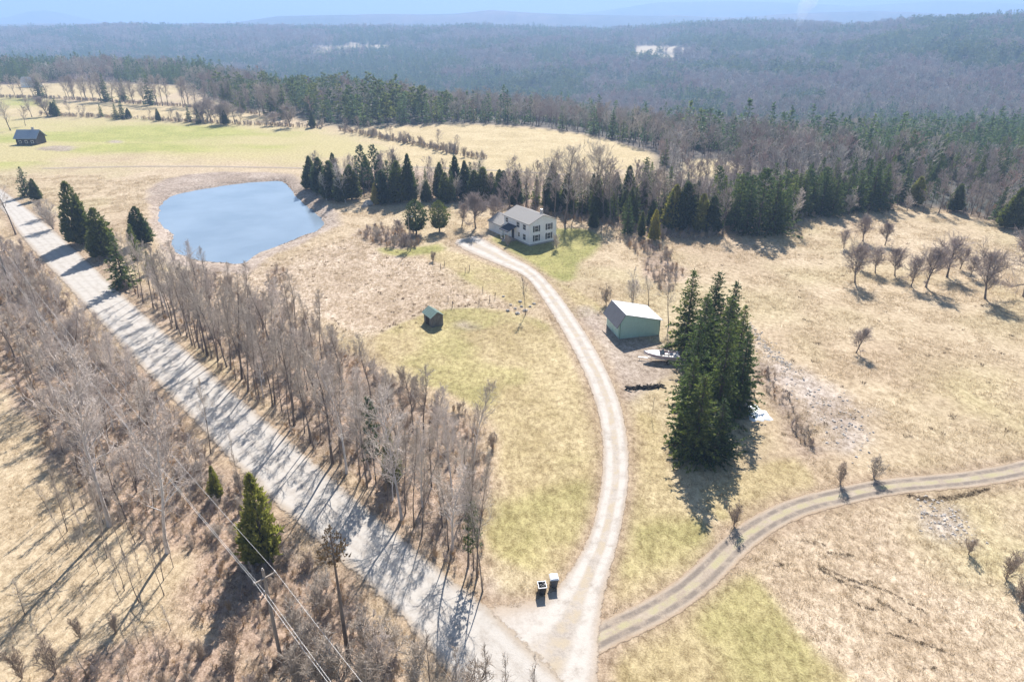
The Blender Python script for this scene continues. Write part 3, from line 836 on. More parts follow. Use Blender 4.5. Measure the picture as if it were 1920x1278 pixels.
# evergreens along the gravel road below the pond
for bx, by, ty, k, w, lb in [
    (152, 458, 338, 'cedar', 1.05, 'tallest dark cedar on the verge between the gravel road and the pond'),
    (197, 482, 388, 'cedar', 1.3, 'dark cedar just below the tallest one on the road verge by the pond'),
    (268, 458, 386, 'cedar', 1.3, 'dark cedar standing closest to the pond shore on the road side'),
    (258, 486, 420, 'fir', .9, 'small dark fir in front of the cedar nearest the pond shore'),
    (234, 538, 436, 'fir', 1.15, 'narrow dark fir at the road edge below the other pond-side evergreens'),
    (283, 512, 470, 'olive', .8, 'low yellowish cedar seedling beside the narrow fir on the road verge'),
    (52, 368, 312, 'fir', 1.3, 'dark fir at the far end of the gravel road'),
    (70, 376, 334, 'cedar', 1.1, 'bushy dark cedar beside the far end of the gravel road'),
    (498, 1050, 884, 'olive', .85, 'large yellow-green cedar beside the utility pole'),
    (888, 1068, 944, 'pine', .62, 'small sparse pine on the lawn corner above the trash bins'),
    (408, 935, 872, 'olive', .8, 'small bright yellow-green cedar in the brush near the road bend'),
    (705, 905, 748, 'pine', .55, 'slim green pine among the bare roadside trees'),
    (735, 900, 800, 'olive', .7, 'small olive cedar among the bare roadside trees'),
    (781, 440, 373, 'oval_cedar', .95, 'round clipped cedar nearer the pond of the pair left of the house'),
    (824, 434, 375, 'oval_cedar', .95, 'round clipped cedar nearer the house of the pair left of it'),
    (704, 384, 343, 'olive', .8, 'small pale yellow-green cedar beside the pond-side rock heap'),
    (1112, 428, 386, 'cedar', 1.0, 'short dark cedar on the grass edge just right of the house'),
    (1176, 438, 370, 'fir', 1.0, 'slim dark fir at the wood edge right of the house'),
    (1202, 444, 396, 'cedar', .8, 'small dark cedar leaning out between fir and pale cedar right of the house'),
    (1226, 450, 392, 'olive', .8, 'pale olive cedar standing outermost at the wood edge right of the house'),
    (655, 1246, 976, 'dead', 1.0, 'tall dead spruce with a rusty brown top near the road fork'),
]:
    tree_px(k, bx, by, ty, lb, None, w, idx=0 if k in ('olive',) and by > 1000 else None)

# woods behind the pond, the house and the far pasture: hand-placed members, left to right
BELT_CON = [(585, 356, 292, 'cedar', 1.0), (602, 362, 294, 'cedar', 1.0), (622, 372, 300, 'cedar', 1.1), (640, 378, 318, 'cedar', 1.0), (660, 374, 308, 'cedar', 1.0), (683, 370, 274, 'pine', .75), (706, 370, 273, 'pine', .75), (718, 382, 318, 'cedar', .95),
            (730, 378, 300, 'fir', 1.1), (748, 380, 300, 'cedar', .95), (768, 376, 287, 'cedar', .75), (800, 378, 338, 'cedar', 1.1), (826, 372, 303, 'cedar', .7), (836, 380, 322, 'cedar', 1.0), (848, 378, 322, 'fir', .8), (872, 372, 300, 'cedar', .9),
            (890, 378, 318, 'cedar', 1.0), (906, 378, 312, 'cedar', 1.0), (922, 374, 322, 'cedar', .9), (1038, 398, 352, 'cedar', 1.2), (986, 372, 335, 'fir', 1.0), (1100, 400, 345, 'fir', 1.0), (1128, 408, 355, 'cedar', 1.0), (1150, 412, 350, 'fir', 1.0), (1205, 392, 295, 'spruce', .75), (1190, 415, 350, 'fir', 1.0),
            (1262, 428, 345, 'olive', 1.0), (1282, 430, 340, 'cedar', 1.0), (1312, 434, 362, 'olive', 1.0), (1333, 436, 366, 'cedar', 1.0), (1380, 432, 330, 'pine', .9), (1398, 438, 348, 'spruce', 1.1), (1420, 440, 318, 'pine', 1.1), (1446, 438, 330, 'spruce', 1.1), (1466, 436, 356, 'pine', .9),
            (1500, 405, 325, 'spruce', 1.0), (1520, 400, 330, 'fir', 1.1), (1538, 402, 336, 'fir', 1.1), (1560, 404, 328, 'spruce', 1.1), (1582, 398, 330, 'fir', 1.0), (1604, 396, 320, 'fir', 1.2), (1630, 394, 303, 'spruce', 1.0), (1650, 392, 310, 'fir', 1.1), (1690, 378, 300, 'fir', .9), (1700, 360, 318, 'pine', .8), (1716, 385, 330, 'olive', 1.1), (1745, 392, 336, 'pine', .9), (1790, 396, 344, 'cedar', 1.0), (1870, 412, 350, 'fir', 1.0), (1895, 428, 350, 'cedar', 1.2), (1915, 425, 340, 'fir', 1.0)]
for i, (bx, by, ty, k, w) in enumerate(BELT_CON):
    tree_px(k, bx, by, ty, ordinal(i) + ' evergreen along the wood edge counted from the pond, past the house', 'evergreens along the wood edge', w * (1.28 if k == 'cedar' else 1.1))
BELT_BARE = [(612, 376, 322, 'aspen'), (648, 380, 305, 'aspen'), (634, 366, 300, 'maple'), (740, 368, 285, 'maple'), (716, 366, 290, 'maple'), (790, 378, 330, 'clump'), (812, 372, 315, 'maple'), (858, 376, 320, 'clump'), (884, 372, 305, 'maple'), (942, 392, 335, 'maple'), (955, 396, 322, 'maple'), (970, 398, 315, 'maple'), (985, 395, 320, 'broad'),
             (1004, 396, 302, 'maple'), (1020, 398, 300, 'roadside'), (1040, 405, 288, 'maple'), (1059, 418, 280, 'broad'), (1076, 410, 300, 'maple'), (1090, 405, 298, 'roadside'), (1108, 410, 278, 'broad'), (1130, 412, 300, 'maple'), (1145, 414, 296, 'maple'), (1160, 416, 310, 'roadside'), (1180, 410, 300, 'maple'), (1216, 424, 320, 'maple'),
             (1230, 428, 318, 'maple'), (1246, 425, 310, 'roadside'), (1272, 424, 320, 'maple'), (1296, 428, 330, 'maple'), (1355, 440, 352, 'maple'), (1318, 425, 335, 'maple'), (1484, 430, 350, 'aspen'), (1590, 404, 350, 'clump'), (1668, 392, 330, 'maple'), (1682, 385, 330, 'maple'), (1700, 398, 355, 'clump'), (1730, 398, 340, 'maple'), (1760, 400, 335, 'maple'), (1775, 398, 340, 'roadside'),
             (1805, 402, 338, 'maple'), (1820, 405, 340, 'maple'), (1835, 408, 345, 'roadside'), (1850, 410, 345, 'maple'), (1880, 420, 352, 'clump'), (1935, 440, 360, 'broad')]
for i, (bx, by, ty, k) in enumerate(BELT_BARE):
    tree_px(k, bx, by, ty, ordinal(i) + ' leafless tree along the wood edge counted from the pond, past the house', 'leafless trees along the wood edge', 1.0)
BELT_A = poly([(578, 352), (640, 362), (760, 368), (860, 366), (960, 388), (1060, 402), (1150, 416), (1240, 432), (1330, 428), (1300, 385), (1230, 370), (1120, 372), (1000, 368), (900, 356), (760, 350), (640, 342), (590, 338)])
for i, q in enumerate(sorted(scatter(BELT_A, 3.5, 12, 3000), key=lambda q: q[0])):
    u = prng.uniform(); k = 'cedar' if u < .3 else 'fir' if u < .48 else 'maple' if u < .8 else 'roadside'
    tree(k, q, prng.uniform(6.5, 11.5), ordinal(i) + ' tree in the second rank of the belt behind pond and house', 'second rank of the wood belt', prng.uniform(.85, 1.2))
BELT_B = poly([(1330, 428), (1400, 434), (1470, 430), (1500, 402), (1600, 394), (1665, 386), (1660, 366), (1560, 372), (1470, 385), (1400, 392), (1330, 398)])
for i, q in enumerate(sorted(scatter(BELT_B, 3.7, 13, 2500), key=lambda q: q[0])):
    k = ['spruce', 'fir', 'pine', 'fir', 'maple'][int(prng.integers(5))]
    tree(k, q, prng.uniform(7.5, 12.5), ordinal(i) + ' tree from the house in the evergreen stand across the orchard field', 'evergreen stand across the orchard field', prng.uniform(.9, 1.2))
# single leafless trees and bushes about the place
for bx, by, ty, k, w, lb in [
    (892, 428, 366, 'apple', .95, 'spreading grey leafless bush-like tree left of the white house'), (866, 424, 385, 'apple', .8, 'smaller leafless tree at the pond side of the spreading bush'), (925, 422, 372, 'apple', .8, 'leafless ornamental tree almost touching the garage end of the house'),
    (985, 590, 520, 'roadside', .8, 'thin dead tree standing in stones on the inside of the driveway curve'),
    (1136, 572, 533, 'red_shrub', 1.2, 'round reddish bush behind the metal shed'), (1186, 574, 505, 'clump', 1.0, 'leafless clump rising behind the metal shed roof'), (1216, 572, 515, 'roadside', 1.2, 'thin leafless tree behind the right end of the metal shed'), (1254, 610, 525, 'roadside', 1.0, 'slim leafless tree between the metal shed and the spruces'),
    (1222, 783, 744, 'sapling', .6, 'bare sapling beside the near end of the spruce clump'),
    (812, 490, 470, 'red_shrub', 1.5, 'rounded brown bush on the grass strip outside the driveway'), (765, 470, 440, 'apple', .8, 'low leafless tree beside the yard lamp pole'), (740, 462, 438, 'shrub', 1.3, 'tangled bare shrub on the bank below the pond-side cedars'), (706, 448, 425, 'shrub', 1.3, 'lone bare shrub on the bank above the pasture'), (745, 440, 415, 'apple', .9, 'low leafless tree above the tangled bank shrub'),
    (1575, 907, 864, 'red_shrub', 1.0, 'tall tuft of tan dry stems where the farm track bends'), (1638, 895, 856, 'shrub', 1.3, 'bare shrub on the field side of the farm track'), (1376, 985, 940, 'red_shrub', 1.2, 'tan brushy shrub at the tip of the spruce shadow'),
    (1886, 1085, 1030, 'red_shrub', 1.2, 'larger tan shrub in the wild grass by the farm ditch'), (1816, 1038, 1004, 'red_shrub', 1.2, 'small tan shrub in the wild grass beyond the ditch'), (1912, 1130, 1085, 'red_shrub', 1.4, 'tan shrub cut by the picture edge in the wild grass'),
    (1043, 468, 436, 'shrub', 1.0, 'bare shrub against the gable end of the white house'), (951, 461, 440, 'shrub', 1.2, 'bare rounded shrub in front of the house porch'),
    (100, 430, 375, 'shrub', 1.4, 'grey bare thicket shrub on the verge above the tallest cedar'), (84, 410, 370, 'shrub', 1.4, 'grey bare shrub at the far road verge'),
    (206, 985, 628, 'aspen', .9, 'tall white-barked birch leaning in the thicket below the power lines'), (314, 1035, 735, 'aspen', 1.0, 'white-barked birch with open branches between thicket and utility pole'),
    (30, 440, 330, 'roadside', 1.1, 'tall bare tree at the far left end of the gravel road'), (8, 470, 350, 'roadside', 1.1, 'bare tree nearest the picture edge at the far road end'),
    (395, 850, 708, 'roadside', .5, 'thin straight bare tree on the left edge of the gravel road'), (452, 930, 815, 'sapling', .5, 'thin bare sapling on the left road edge above the yellow-green cedar'), (905, 1108, 905, 'roadside', .5, 'thin bare tree at the road corner above the trash bins'),
    (60, 220, 185, 'broad', 1.2, 'spreading bare tree behind the dark cabin'), (20, 245, 190, 'broad', 1.1, 'bare tree beside the dark cabin at the picture edge'), (48, 236, 198, 'maple', 1.2, 'bare tree just left of the dark cabin roof'),
]:
    tree_px(k, bx, by, ty, lb, None, w)
# the old orchard on the right-hand field
for i, (bx, by, ty) in enumerate([(1605, 661, 618), (1847, 560, 480), (1603, 530, 464), (1708, 537, 486), (1736, 538, 468), (1776, 520, 456), (1678, 517, 470), (1641, 511, 468), (1819, 519, 484), (1611, 503, 466), (1582, 466, 436), (1659, 460, 424), (1618, 452, 410), (1922, 556, 440), (1800, 505, 470)]):
    tree_px('apple', bx, by, ty, (ordinal(i) + ' nearest leafless apple tree of the old orchard on the open field') if i else 'small lone apple tree with a round shadow nearest the spruce clump', 'old orchard trees', [.8, .85, .8, .75, .8, 1.0, .9, .9, .9, .7, .8, .9, .9, 1.0, .9][i], rz=i * 1.3)

# the row between the gravel road and the lawn
def road_t(p):                       # metres from the driveway mouth back along the road
    c = (road_l + road_r) / 2; d0 = at(900, 1120)
    return math.hypot(p[0] - d0[0], p[1] - d0[1])
ROW = poly([(285, 560), (335, 515), (400, 545), (470, 580), (560, 620), (620, 690), (700, 760), (770, 800), (850, 840), (900, 860), (880, 950), (850, 1040), (800, 1025), (742, 970), (662, 905), (596, 848), (522, 782), (442, 715), (372, 652), (310, 600)])
pts = scatter(ROW, 2.75, 5, 6000, lambda x, y: off_lanes(x, y, 1.0))
pts = sorted(pts, key=lambda q: road_t(q))
ROW_FRONT = np.array([at(e[1][0], e[1][1])[:2] for e in ROAD_E])
for i, q in enumerate(pts):
    dr = min(np.hypot(*(ROW_FRONT - q).T)); ax = road_t(q)
    px, py = proj(q[0], q[1], 0)
    k = 'roadside' if prng.uniform() < .62 else ('clump' if prng.uniform() < .6 else 'aspen')
    if dr < 4.2 and k == 'clump': k = 'roadside'
    if ax < 26 and prng.uniform() < .6: k = 'aspen'
    H = prng.uniform(10.5, 16) * (1.0 if dr < 4.2 else .72) * (1 - .25 * min(1, max(0, ax - 55) / 60))
    if k == 'clump': H *= .78
    tree(k, q, H, ordinal(i) + ' leafless tree from the driveway mouth in the row beside the gravel road', 'leafless row along the gravel road', prng.uniform(.8, 1.1), lean=prng.normal(0, .04))
fr = smooth_open(ROW_FRONT[6:17], 2); sg = np.concatenate([[0], np.cumsum(np.linalg.norm(np.diff(fr, axis=0), axis=1))])
n_fr = int(sg[-1] / 2.7)
for i in range(n_fr):
    t = sg[-1] * (1 - (i + prng.uniform(.1, .9)) / n_fr); c = np.array([np.interp(t, sg, fr[:, 0]), np.interp(t, sg, fr[:, 1])])
    tg = np.array([np.interp(t + .5, sg, fr[:, 0]), np.interp(t + .5, sg, fr[:, 1])]) - c; nr_ = np.array([-tg[1], tg[0]]) / (np.linalg.norm(tg) + 1e-9)
    if nr_[0] < 0: nr_ = -nr_
    q = c + nr_ * prng.uniform(1.0, 2.4)
    if bool(off_lanes(np.array([q[0]]), np.array([q[1]]), .6)[0]):
        tree('roadside', q, prng.uniform(9, 14), ordinal(i) + ' slim dark trunk from the driveway mouth right on the gravel road edge', 'slim trunks on the road edge', prng.uniform(.5, .7), lean=prng.normal(0, .03))
FRINGE = poly([(640, 650), (700, 690), (780, 730), (850, 762), (930, 800), (930, 880), (895, 950), (850, 880), (760, 820), (690, 770), (600, 690), (520, 610), (430, 560), (380, 520), (420, 520), (500, 560), (570, 590)])
pts = sorted(scatter(FRINGE, 2.5, 6, 3000), key=lambda q: road_t(q))
for i, q in enumerate(pts):
    k = ['red_shrub', 'shrub', 'sapling', 'red_shrub'][int(prng.integers(4))]
    tree(k, q, prng.uniform(1.6, 3.2) * (1.5 if k == 'sapling' else 1), 'low brushy shrub on the lawn and pasture edge of the roadside tree row', 'shrubs along the lawn edge', prng.uniform(1, 1.5))
# the thicket on the near side of the road, under the power lines
THICK = poly([(-60, 470), (0, 470), (60, 500), (130, 585), (200, 665), (270, 745), (340, 820), (390, 880), (380, 930), (330, 960), (250, 985), (170, 930), (110, 860), (70, 760), (40, 690), (-40, 640), (-120, 580)])
pts = sorted(scatter(THICK, 2.4, 8, 6000), key=lambda q: road_t(q))
for i, q in enumerate(pts):
    u = prng.uniform()
    k = 'aspen' if u < .36 else 'clump' if u < .55 else 'sapling' if u < .8 else 'roadside'
    px, py = proj(q[0], q[1], 0)
    H = prng.uniform(5, 9.5) * (1.0 if px < 240 + (py - 700) * .55 else .6)
    if py < 640: H *= .7
    tree(k, q, H, ordinal(i) + ' leafless tree from the utility pole in the thicket below the gravel road', 'leafless thicket under the power lines', prng.uniform(.9, 1.25), lean=prng.normal(0, .05))
STAND = poly([(110, 930), (180, 950), (260, 990), (330, 1060), (320, 1120), (240, 1150), (150, 1060), (90, 990)])
for i, q in enumerate(sorted(scatter(STAND, 1.7, 14, 1500), key=lambda q: road_t(q))):
    tree('sapling' if i % 3 else 'roadside', q, prng.uniform(4.5, 7.5), ordinal(i) + ' thin pole-like sapling from the utility pole beyond the white birches', 'thin saplings beyond the birches', prng.uniform(.45, .75), lean=prng.normal(0, .03))
VERGE = poly([(40, 480), (130, 572), (210, 655), (300, 750), (400, 870), (480, 950), (560, 1030), (640, 1095), (690, 1150), (820, 1330), (700, 1400), (560, 1290), (560, 1180), (440, 1060), (360, 960), (240, 800), (100, 640), (0, 530)])
pts = sorted(scatter(VERGE, 2.1, 9, 5000, lambda x, y: off_lanes(x, y, .7)), key=lambda q: road_t(q))
for i, q in enumerate(pts):
    k = ['shrub', 'shrub', 'red_shrub', 'sapling'][int(prng.integers(4))]
    tree(k, q, prng.uniform(1.5, 2.9) * (1.5 if k == 'sapling' else 1), 'low grey or reddish bare shrub in the brush strip under the power lines', 'shrubs on the pole side of the road', prng.uniform(1, 1.5))
LOW = poly([(40, 1130), (200, 1100), (330, 1170), (480, 1200), (540, 1290), (480, 1360), (200, 1380), (0, 1380)])
pts = scatter(LOW, 2.4, 10, 2500)
pts = sorted(pts, key=lambda q: q[0])
for i, q in enumerate(pts):
    k = ['sapling', 'red_shrub', 'sapling'][int(prng.integers(3))]
    tree(k, q, prng.uniform(2.0, 4.2), 'reddish sapling or bush on the dry grass in the bottom left corner', 'reddish saplings in the near corner', prng.uniform(.8, 1.2))
NEARB = [(560, 1190, 1120, 'shrub'), (600, 1150, 1075, 'shrub'), (592, 1240, 1160, 'shrub'), (690, 1230, 1150, 'shrub'), (720, 1270, 1165, 'clump'), (745, 1225, 1160, 'shrub'), (780, 1290, 1200, 'shrub'), (810, 1310, 1185, 'sapling'), (850, 1330, 1195, 'sapling'), (885, 1340, 1225, 'shrub'),
         (915, 1345, 1200, 'sapling'), (960, 1345, 1215, 'sapling'), (995, 1350, 1235, 'sapling'), (640, 1290, 1190, 'shrub'), (610, 1300, 1205, 'shrub'), (700, 1320, 1215, 'shrub'), (560, 1290, 1200, 'shrub')]
for i, (bx, by, ty, k) in enumerate(sorted(NEARB)):
    tree_px(k, bx, by, ty, ordinal(i) + ' bare bush from the utility pole along the bottom edge beside the road', 'bare bushes along the bottom edge', 1.0)
# hedgerows between the far hayfields
def hedge(line, n, seed, kinds, hr, label, group, jit=2.0, wide=(1.0, 1.3)):
    rng = np.random.default_rng(seed); L = np.array([at(*p)[:2] for p in line])
    seg = np.concatenate([[0], np.cumsum(np.linalg.norm(np.diff(L, axis=0), axis=1))])
    ts = np.sort(rng.uniform(0, seg[-1], n))
    for i, t in enumerate(ts):
        q = np.array([np.interp(t, seg, L[:, 0]), np.interp(t, seg, L[:, 1])]) + rng.normal(0, jit, 2)
        k = kinds[int(rng.integers(len(kinds)))]
        tree(k, q, rng.uniform(*hr) * (.55 if k in ('shrub', 'red_shrub') else 1), ordinal(i) + label, group, rng.uniform(*wide))
hedge([(85, 216), (200, 221), (300, 226), (420, 232), (520, 236), (600, 240)], 40, 31, ['cedar', 'maple', 'shrub', 'apple', 'broad', 'shrub', 'fir', 'maple'], (5, 10), ' plant from the cabin end of the hedgerow behind the green field', 'hedgerow behind the green field')
hedge([(-40, 182), (60, 184), (160, 188), (250, 194), (350, 200), (450, 210), (540, 222)], 76, 32, ['broad', 'maple', 'maple', 'broad', 'maple', 'fir', 'maple', 'broad', 'maple'], (11, 17), ' tree from the cabin side in the tall second hedgerow of the hayfields', 'second hedgerow of the hayfields', 3.0)
hedge([(640, 244), (700, 256), (760, 268), (820, 280), (880, 294), (910, 298)], 46, 33, ['shrub', 'red_shrub', 'shrub', 'maple', 'shrub'], (4, 8), ' shrub from the wood end of the hedge dividing the two hayfields', 'hedge dividing the hayfields', 1.6)
tree_px('spruce', 233, 190, 148, 'lone tall dark spruce in the second hedgerow of the hayfields', None, 1.0)

# ------------------------------------------------------------------ instancing of what nobody could count
def instancer(name, P, rot, scale, idx, protos, label=None):
    me = bpy.data.meshes.new(name)
    me.vertices.add(len(P)); me.vertices.foreach_set('co', np.asarray(P, np.float32).ravel())
    a = me.attributes.new('rot', 'FLOAT_VECTOR', 'POINT'); a.data.foreach_set('vector', np.asarray(rot, np.float32).ravel())
    a = me.attributes.new('scl', 'FLOAT_VECTOR', 'POINT'); a.data.foreach_set('vector', np.asarray(scale, np.float32).ravel())
    a = me.attributes.new('idx', 'INT', 'POINT'); a.data.foreach_set('value', np.asarray(idx, np.int32))
    o = link(name, me)
    pc = bpy.data.collections.new(name + '_kinds')
    for i, (m_) in enumerate(protos):
        pc.objects.link(bpy.data.objects.new('%s_%02d' % (name, i), m_))
    t = bpy.data.node_groups.new(name + '_nodes', 'GeometryNodeTree')
    t.interface.new_socket('Geometry', in_out='INPUT', socket_type='NodeSocketGeometry'); t.interface.new_socket('Geometry', in_out='OUTPUT', socket_type='NodeSocketGeometry')
    gi = t.nodes.new('NodeGroupInput'); go = t.nodes.new('NodeGroupOutput')
    ip = t.nodes.new('GeometryNodeInstanceOnPoints'); ci = t.nodes.new('GeometryNodeCollectionInfo')
    ci.inputs['Collection'].default_value = pc; ci.inputs['Separate Children'].default_value = True; ci.inputs['Reset Children'].default_value = True
    def at_(nm, ty):
        n_ = t.nodes.new('GeometryNodeInputNamedAttribute'); n_.data_type = ty; n_.inputs['Name'].default_value = nm
        return [s_ for s_ in n_.outputs if s_.enabled][0]
    er = t.nodes.new('FunctionNodeEulerToRotation'); t.links.new(at_('rot', 'FLOAT_VECTOR'), er.inputs[0])
    t.links.new(gi.outputs[0], ip.inputs['Points']); t.links.new(ci.outputs[0], ip.inputs['Instance']); ip.inputs['Pick Instance'].default_value = True
    t.links.new(at_('idx', 'INT'), ip.inputs['Instance Index']); t.links.new(er.outputs[0], ip.inputs['Rotation']); t.links.new(at_('scl', 'FLOAT_VECTOR'), ip.inputs['Scale'])
    t.links.new(ip.outputs[0], go.inputs[0])
    m_ = o.modifiers.new('scatter', 'NODES'); m_.node_group = t
    return tag(o, label, None, None, 'stuff')
def merged(name, parts):
    """one mesh from (V, F3or4, material) parts"""
    V = []; o = 0; faces = []; mats = []
    for v, f, m_ in parts:
        V.append(v); f = np.asarray(f)
        if f.shape[1] == 4: f = np.vstack([f[:, :3], f[:, [0, 2, 3]]])
        faces.append(f + o); o += len(v); mats += [len(mats) and mats[-1] + 1 or 0] if False else []
    me = np_mesh(name, np.vstack(V), np.vstack(faces))
    ids = np.concatenate([np.full(len(f), i, np.int32) for i, f in enumerate(faces)])
    for p_ in parts: me.materials.append(M[p_[2]])
    me.polygons.foreach_set('material_index', ids)
    return me
def far_conifer(seed, mat, H, Rr, leaf, lv=13, per=6, **kw):
    rng = np.random.default_rng(seed)
    (V, F), br = conifer(rng, H=H, Rr=Rr, levels=lv, per=per, clumps=2, k=2, leaf=leaf, base=.08, ragged=.3, **kw)
    T = tubes([[0, 0, -.5]], [[0, 0, H * .9]], [.2], [.04], 3)
    return merged('far_conifer', [(V, F, mat), (T[0], T[1], 'dark_bark')])
def far_pine(seed, H):
    rng = np.random.default_rng(seed)
    (V, F), br = pine(rng, H=H, Rr=4.0, base=.3, nb=16, k=2, leaf=1.3)
    T = tubes([[0, 0, -.5]], [[0, 0, H * .9]], [.2], [.04], 3)
    return merged('far_pine', [(V, F, 'far_cedar'), (T[0], T[1], 'dark_bark')])
def far_bare(seed, twig, H=14.):
    rng = np.random.default_rng(seed)
    T, B = bare(rng, H=H, r=.2, base=.3, spread=.27, n1=15, n2=4, n3=3, up=1.1, tw=.055, round_=True)
    S = T[:9]; t1 = tubes([s[0] for s in S], [s[1] for s in S], [s[2] for s in S], [s[3] for s in S], 3)
    S = T[9:] + B; t2 = tubes([s[0] for s in S], [s[1] for s in S], [s[2] for s in S], [s[3] for s in S], 3)
    return merged('far_bare', [(t1[0], t1[1], 'bark'), (t2[0], t2[1], twig)])
M['far_twig'] = bark_material('far_twigs', (.31, .285, .26), (.50, .465, .425), .4)
M['far_red'] = bark_material('far_red_twigs', (.32, .225, .195), (.48, .365, .325), .4)
M['far_spruce'] = leaf_material('far_spruce_needles', (.055, .095, .065), (.115, .16, .10), (.20, .235, .14))
M['far_cedar'] = leaf_material('far_cedar_sprays', (.075, .09, .05), (.14, .16, .08), (.22, .235, .11))
FARK = [far_conifer(1, 'far_spruce', 14, 2.6, 1.0), far_conifer(2, 'far_spruce', 12, 2.2, .95), far_conifer(3, 'far_cedar', 11, 2.4, 1.0), far_conifer(4, 'far_spruce', 15, 2.4, 1.0), far_pine(5, 17), far_pine(6, 15),
        far_bare(7, 'far_twig'), far_bare(8, 'far_twig'), far_bare(9, 'twig'), far_bare(10, 'far_red'), far_bare(11, 'far_twig'), far_bare(12, 'mauve_twig')]
def woods():
    rng = np.random.default_rng(77); X = []; Y = []; y = 165.0
    while y < 2750:
        s = min(10.5, 4.3 + y / 330)
        n = int(1.72 * y / s)
        x = (np.arange(n) + rng.uniform(-.45, .45, n)) * s - .86 * y
        X.append(x); Y.append(y + rng.uniform(-.45, .45, n) * s); y += s
    X = np.concatenate(X); Y = np.concatenate(Y)
    k = forest_mask(X, Y) > .55
    k &= (mask_of(LAWN + HLAWN, X, Y, 1) < .1) & off_lanes(X, Y, 2)
    X = X[k]; Y = Y[k]
    Z = height(X, Y)
    a = X / Y
    n1 = fbm(X / 70, Y / 110, 201, 3); n2 = fbm(X / 320 + 4, Y / 420, 211, 2); n3 = fbm(X / 160, Y / 200 + 8, 221, 2)
    dens = .55 + (n1 - .5) * 5.5 + (n2 - .5) * 3.0
    dens += .22 * sst((.15 - a) / .4) * sst((Y - 500) / 500) - .20 * sst((a - .12) / .25) * sst((Y - 300) / 200)
    edge = sst((90 - np.abs(Y - np.interp(X, WL[2:18, 0], WL[2:18, 1]))) / 60) * (X > -320) * (X < 110)
    dens += .35 * edge
    isc = rng.uniform(0, 1, len(X)) < np.clip(dens, .05, .96)
    pineish = (n3 > np.where((a > .25) & (Y > 600), .56, .66)) & (rng.uniform(0, 1, len(X)) < .5)
    idx = np.where(isc, np.where(pineish, rng.integers(4, 6, len(X)), rng.integers(0, 4, len(X))), 6 + rng.integers(0, 6, len(X)))
    red = (~isc) & (fbm(X / 110 + 2, Y / 70, 231, 3) > .6); idx = np.where(red & (rng.uniform(0, 1, len(X)) < .7), 9, idx)
    sc_ = rng.uniform(.5, .95, len(X)); sc_ = np.where(isc, sc_ * rng.uniform(.75, 1.25, len(X)), sc_)
    sc_ = sc_ * (.72 + .75 * fbm(X / 34 + 5, Y / 34, 241, 2)) * (1 + .3 * sst((Y - 600) / 500))
    sc_ = np.where(idx == 4, sc_ * .8, np.where(idx == 5, sc_ * .85, sc_))
    near_ = Y < 300; sc_ = np.where(near_, sc_ * .85, sc_)
    order = np.argsort(Y)
    X, Y, Z, idx, sc_, isc = X[order], Y[order], Z[order], idx[order], sc_[order], isc[order]
    # the nearest ones stand as trees of their own
    single = np.zeros(len(X), bool)
    inview = np.abs(X / Y) < .72
    for want, m_ in ((120, isc), (60, ~isc)):
        single[np.nonzero(m_ & inview)[0][:want]] = True
    ci = 0; bi = 0
    for i in np.nonzero(single)[0]:
        if isc[i]:
            k_ = 'pine' if idx[i] in (4, 5) else ('fir' if idx[i] != 2 else 'cedar')
            tree(k_, (X[i], Y[i]), 12 * sc_[i], 'dark evergreen in the deep woods beyond the hayfields and the house belt', 'evergreens of the deep woods', 1.05)
        else:
            tree('maple', (X[i], Y[i]), 13 * sc_[i], 'leafless grey tree in the deep woods beyond the hayfields and the house belt', 'leafless trees of the deep woods', 1.05)
    q = ~single
    n = q.sum()
    rot = np.zeros((n, 3)); rot[:, 2] = rng.uniform(0, 2 * PI, n)
    wd = rng.uniform(.95, 1.35, n) * (1 + .35 * sst((Y[q] - 500) / 900)); S = np.stack([sc_[q] * wd] * 2 + [sc_[q]], 1)
    instancer('distant_forest', np.stack([X[q], Y[q], Z[q]], 1), rot, S, idx[q], FARK, 'hazy mixed forest covering the valley and ridges')
woods()

# dry grass: tufts too many to count
def tuft(seed, n, h, sp, mat, w=.03):
    rng = np.random.default_rng(seed)
    a = rng.uniform(0, 2 * PI, n); r = rng.uniform(0, sp, n) ** .8
    C = np.stack([r * np.cos(a), r * np.sin(a), np.full(n, -.03)], 1)
    D = unit(np.stack([np.cos(a) * .7, np.sin(a) * .7, np.full(n, 1.0)], 1))
    L = h * rng.uniform(.6, 1.3, n)
    V, F = sprays(rng, C, D, L, np.full(n, w), 1, droop=.1, jit=.45)
    me = np_mesh('grass_tuft', V, F); me.materials.append(M[mat]); return me
def grass_mat(name, lo, hi):
    g = N(name); r = g.n('ShaderNodeObjectInfo').outputs['Random']
    c = g.ramp(r, [(0, lo), (1, hi)])
    b = g.bsdf(c, .9, .1); t = g.n('ShaderNodeBsdfTranslucent'); g.set(t.inputs[0], c)
    mx = g.n('ShaderNodeMixShader'); mx.inputs[0].default_value = .35
    g.t.links.new(b.outputs[0], mx.inputs[1]); g.t.links.new(t.outputs[0], mx.inputs[2]); g.t.links.new(mx.outputs[0], g.out.inputs[0]); return g.m
M['dry_grass'] = grass_mat('dry_grass', (.42, .32, .19), (.68, .56, .39))
M['lawn_grass'] = grass_mat('lawn_grass', (.24, .24, .06), (.50, .42, .18))
M['brown_grass'] = grass_mat('brown_grass', (.20, .12, .075), (.42, .30, .20))
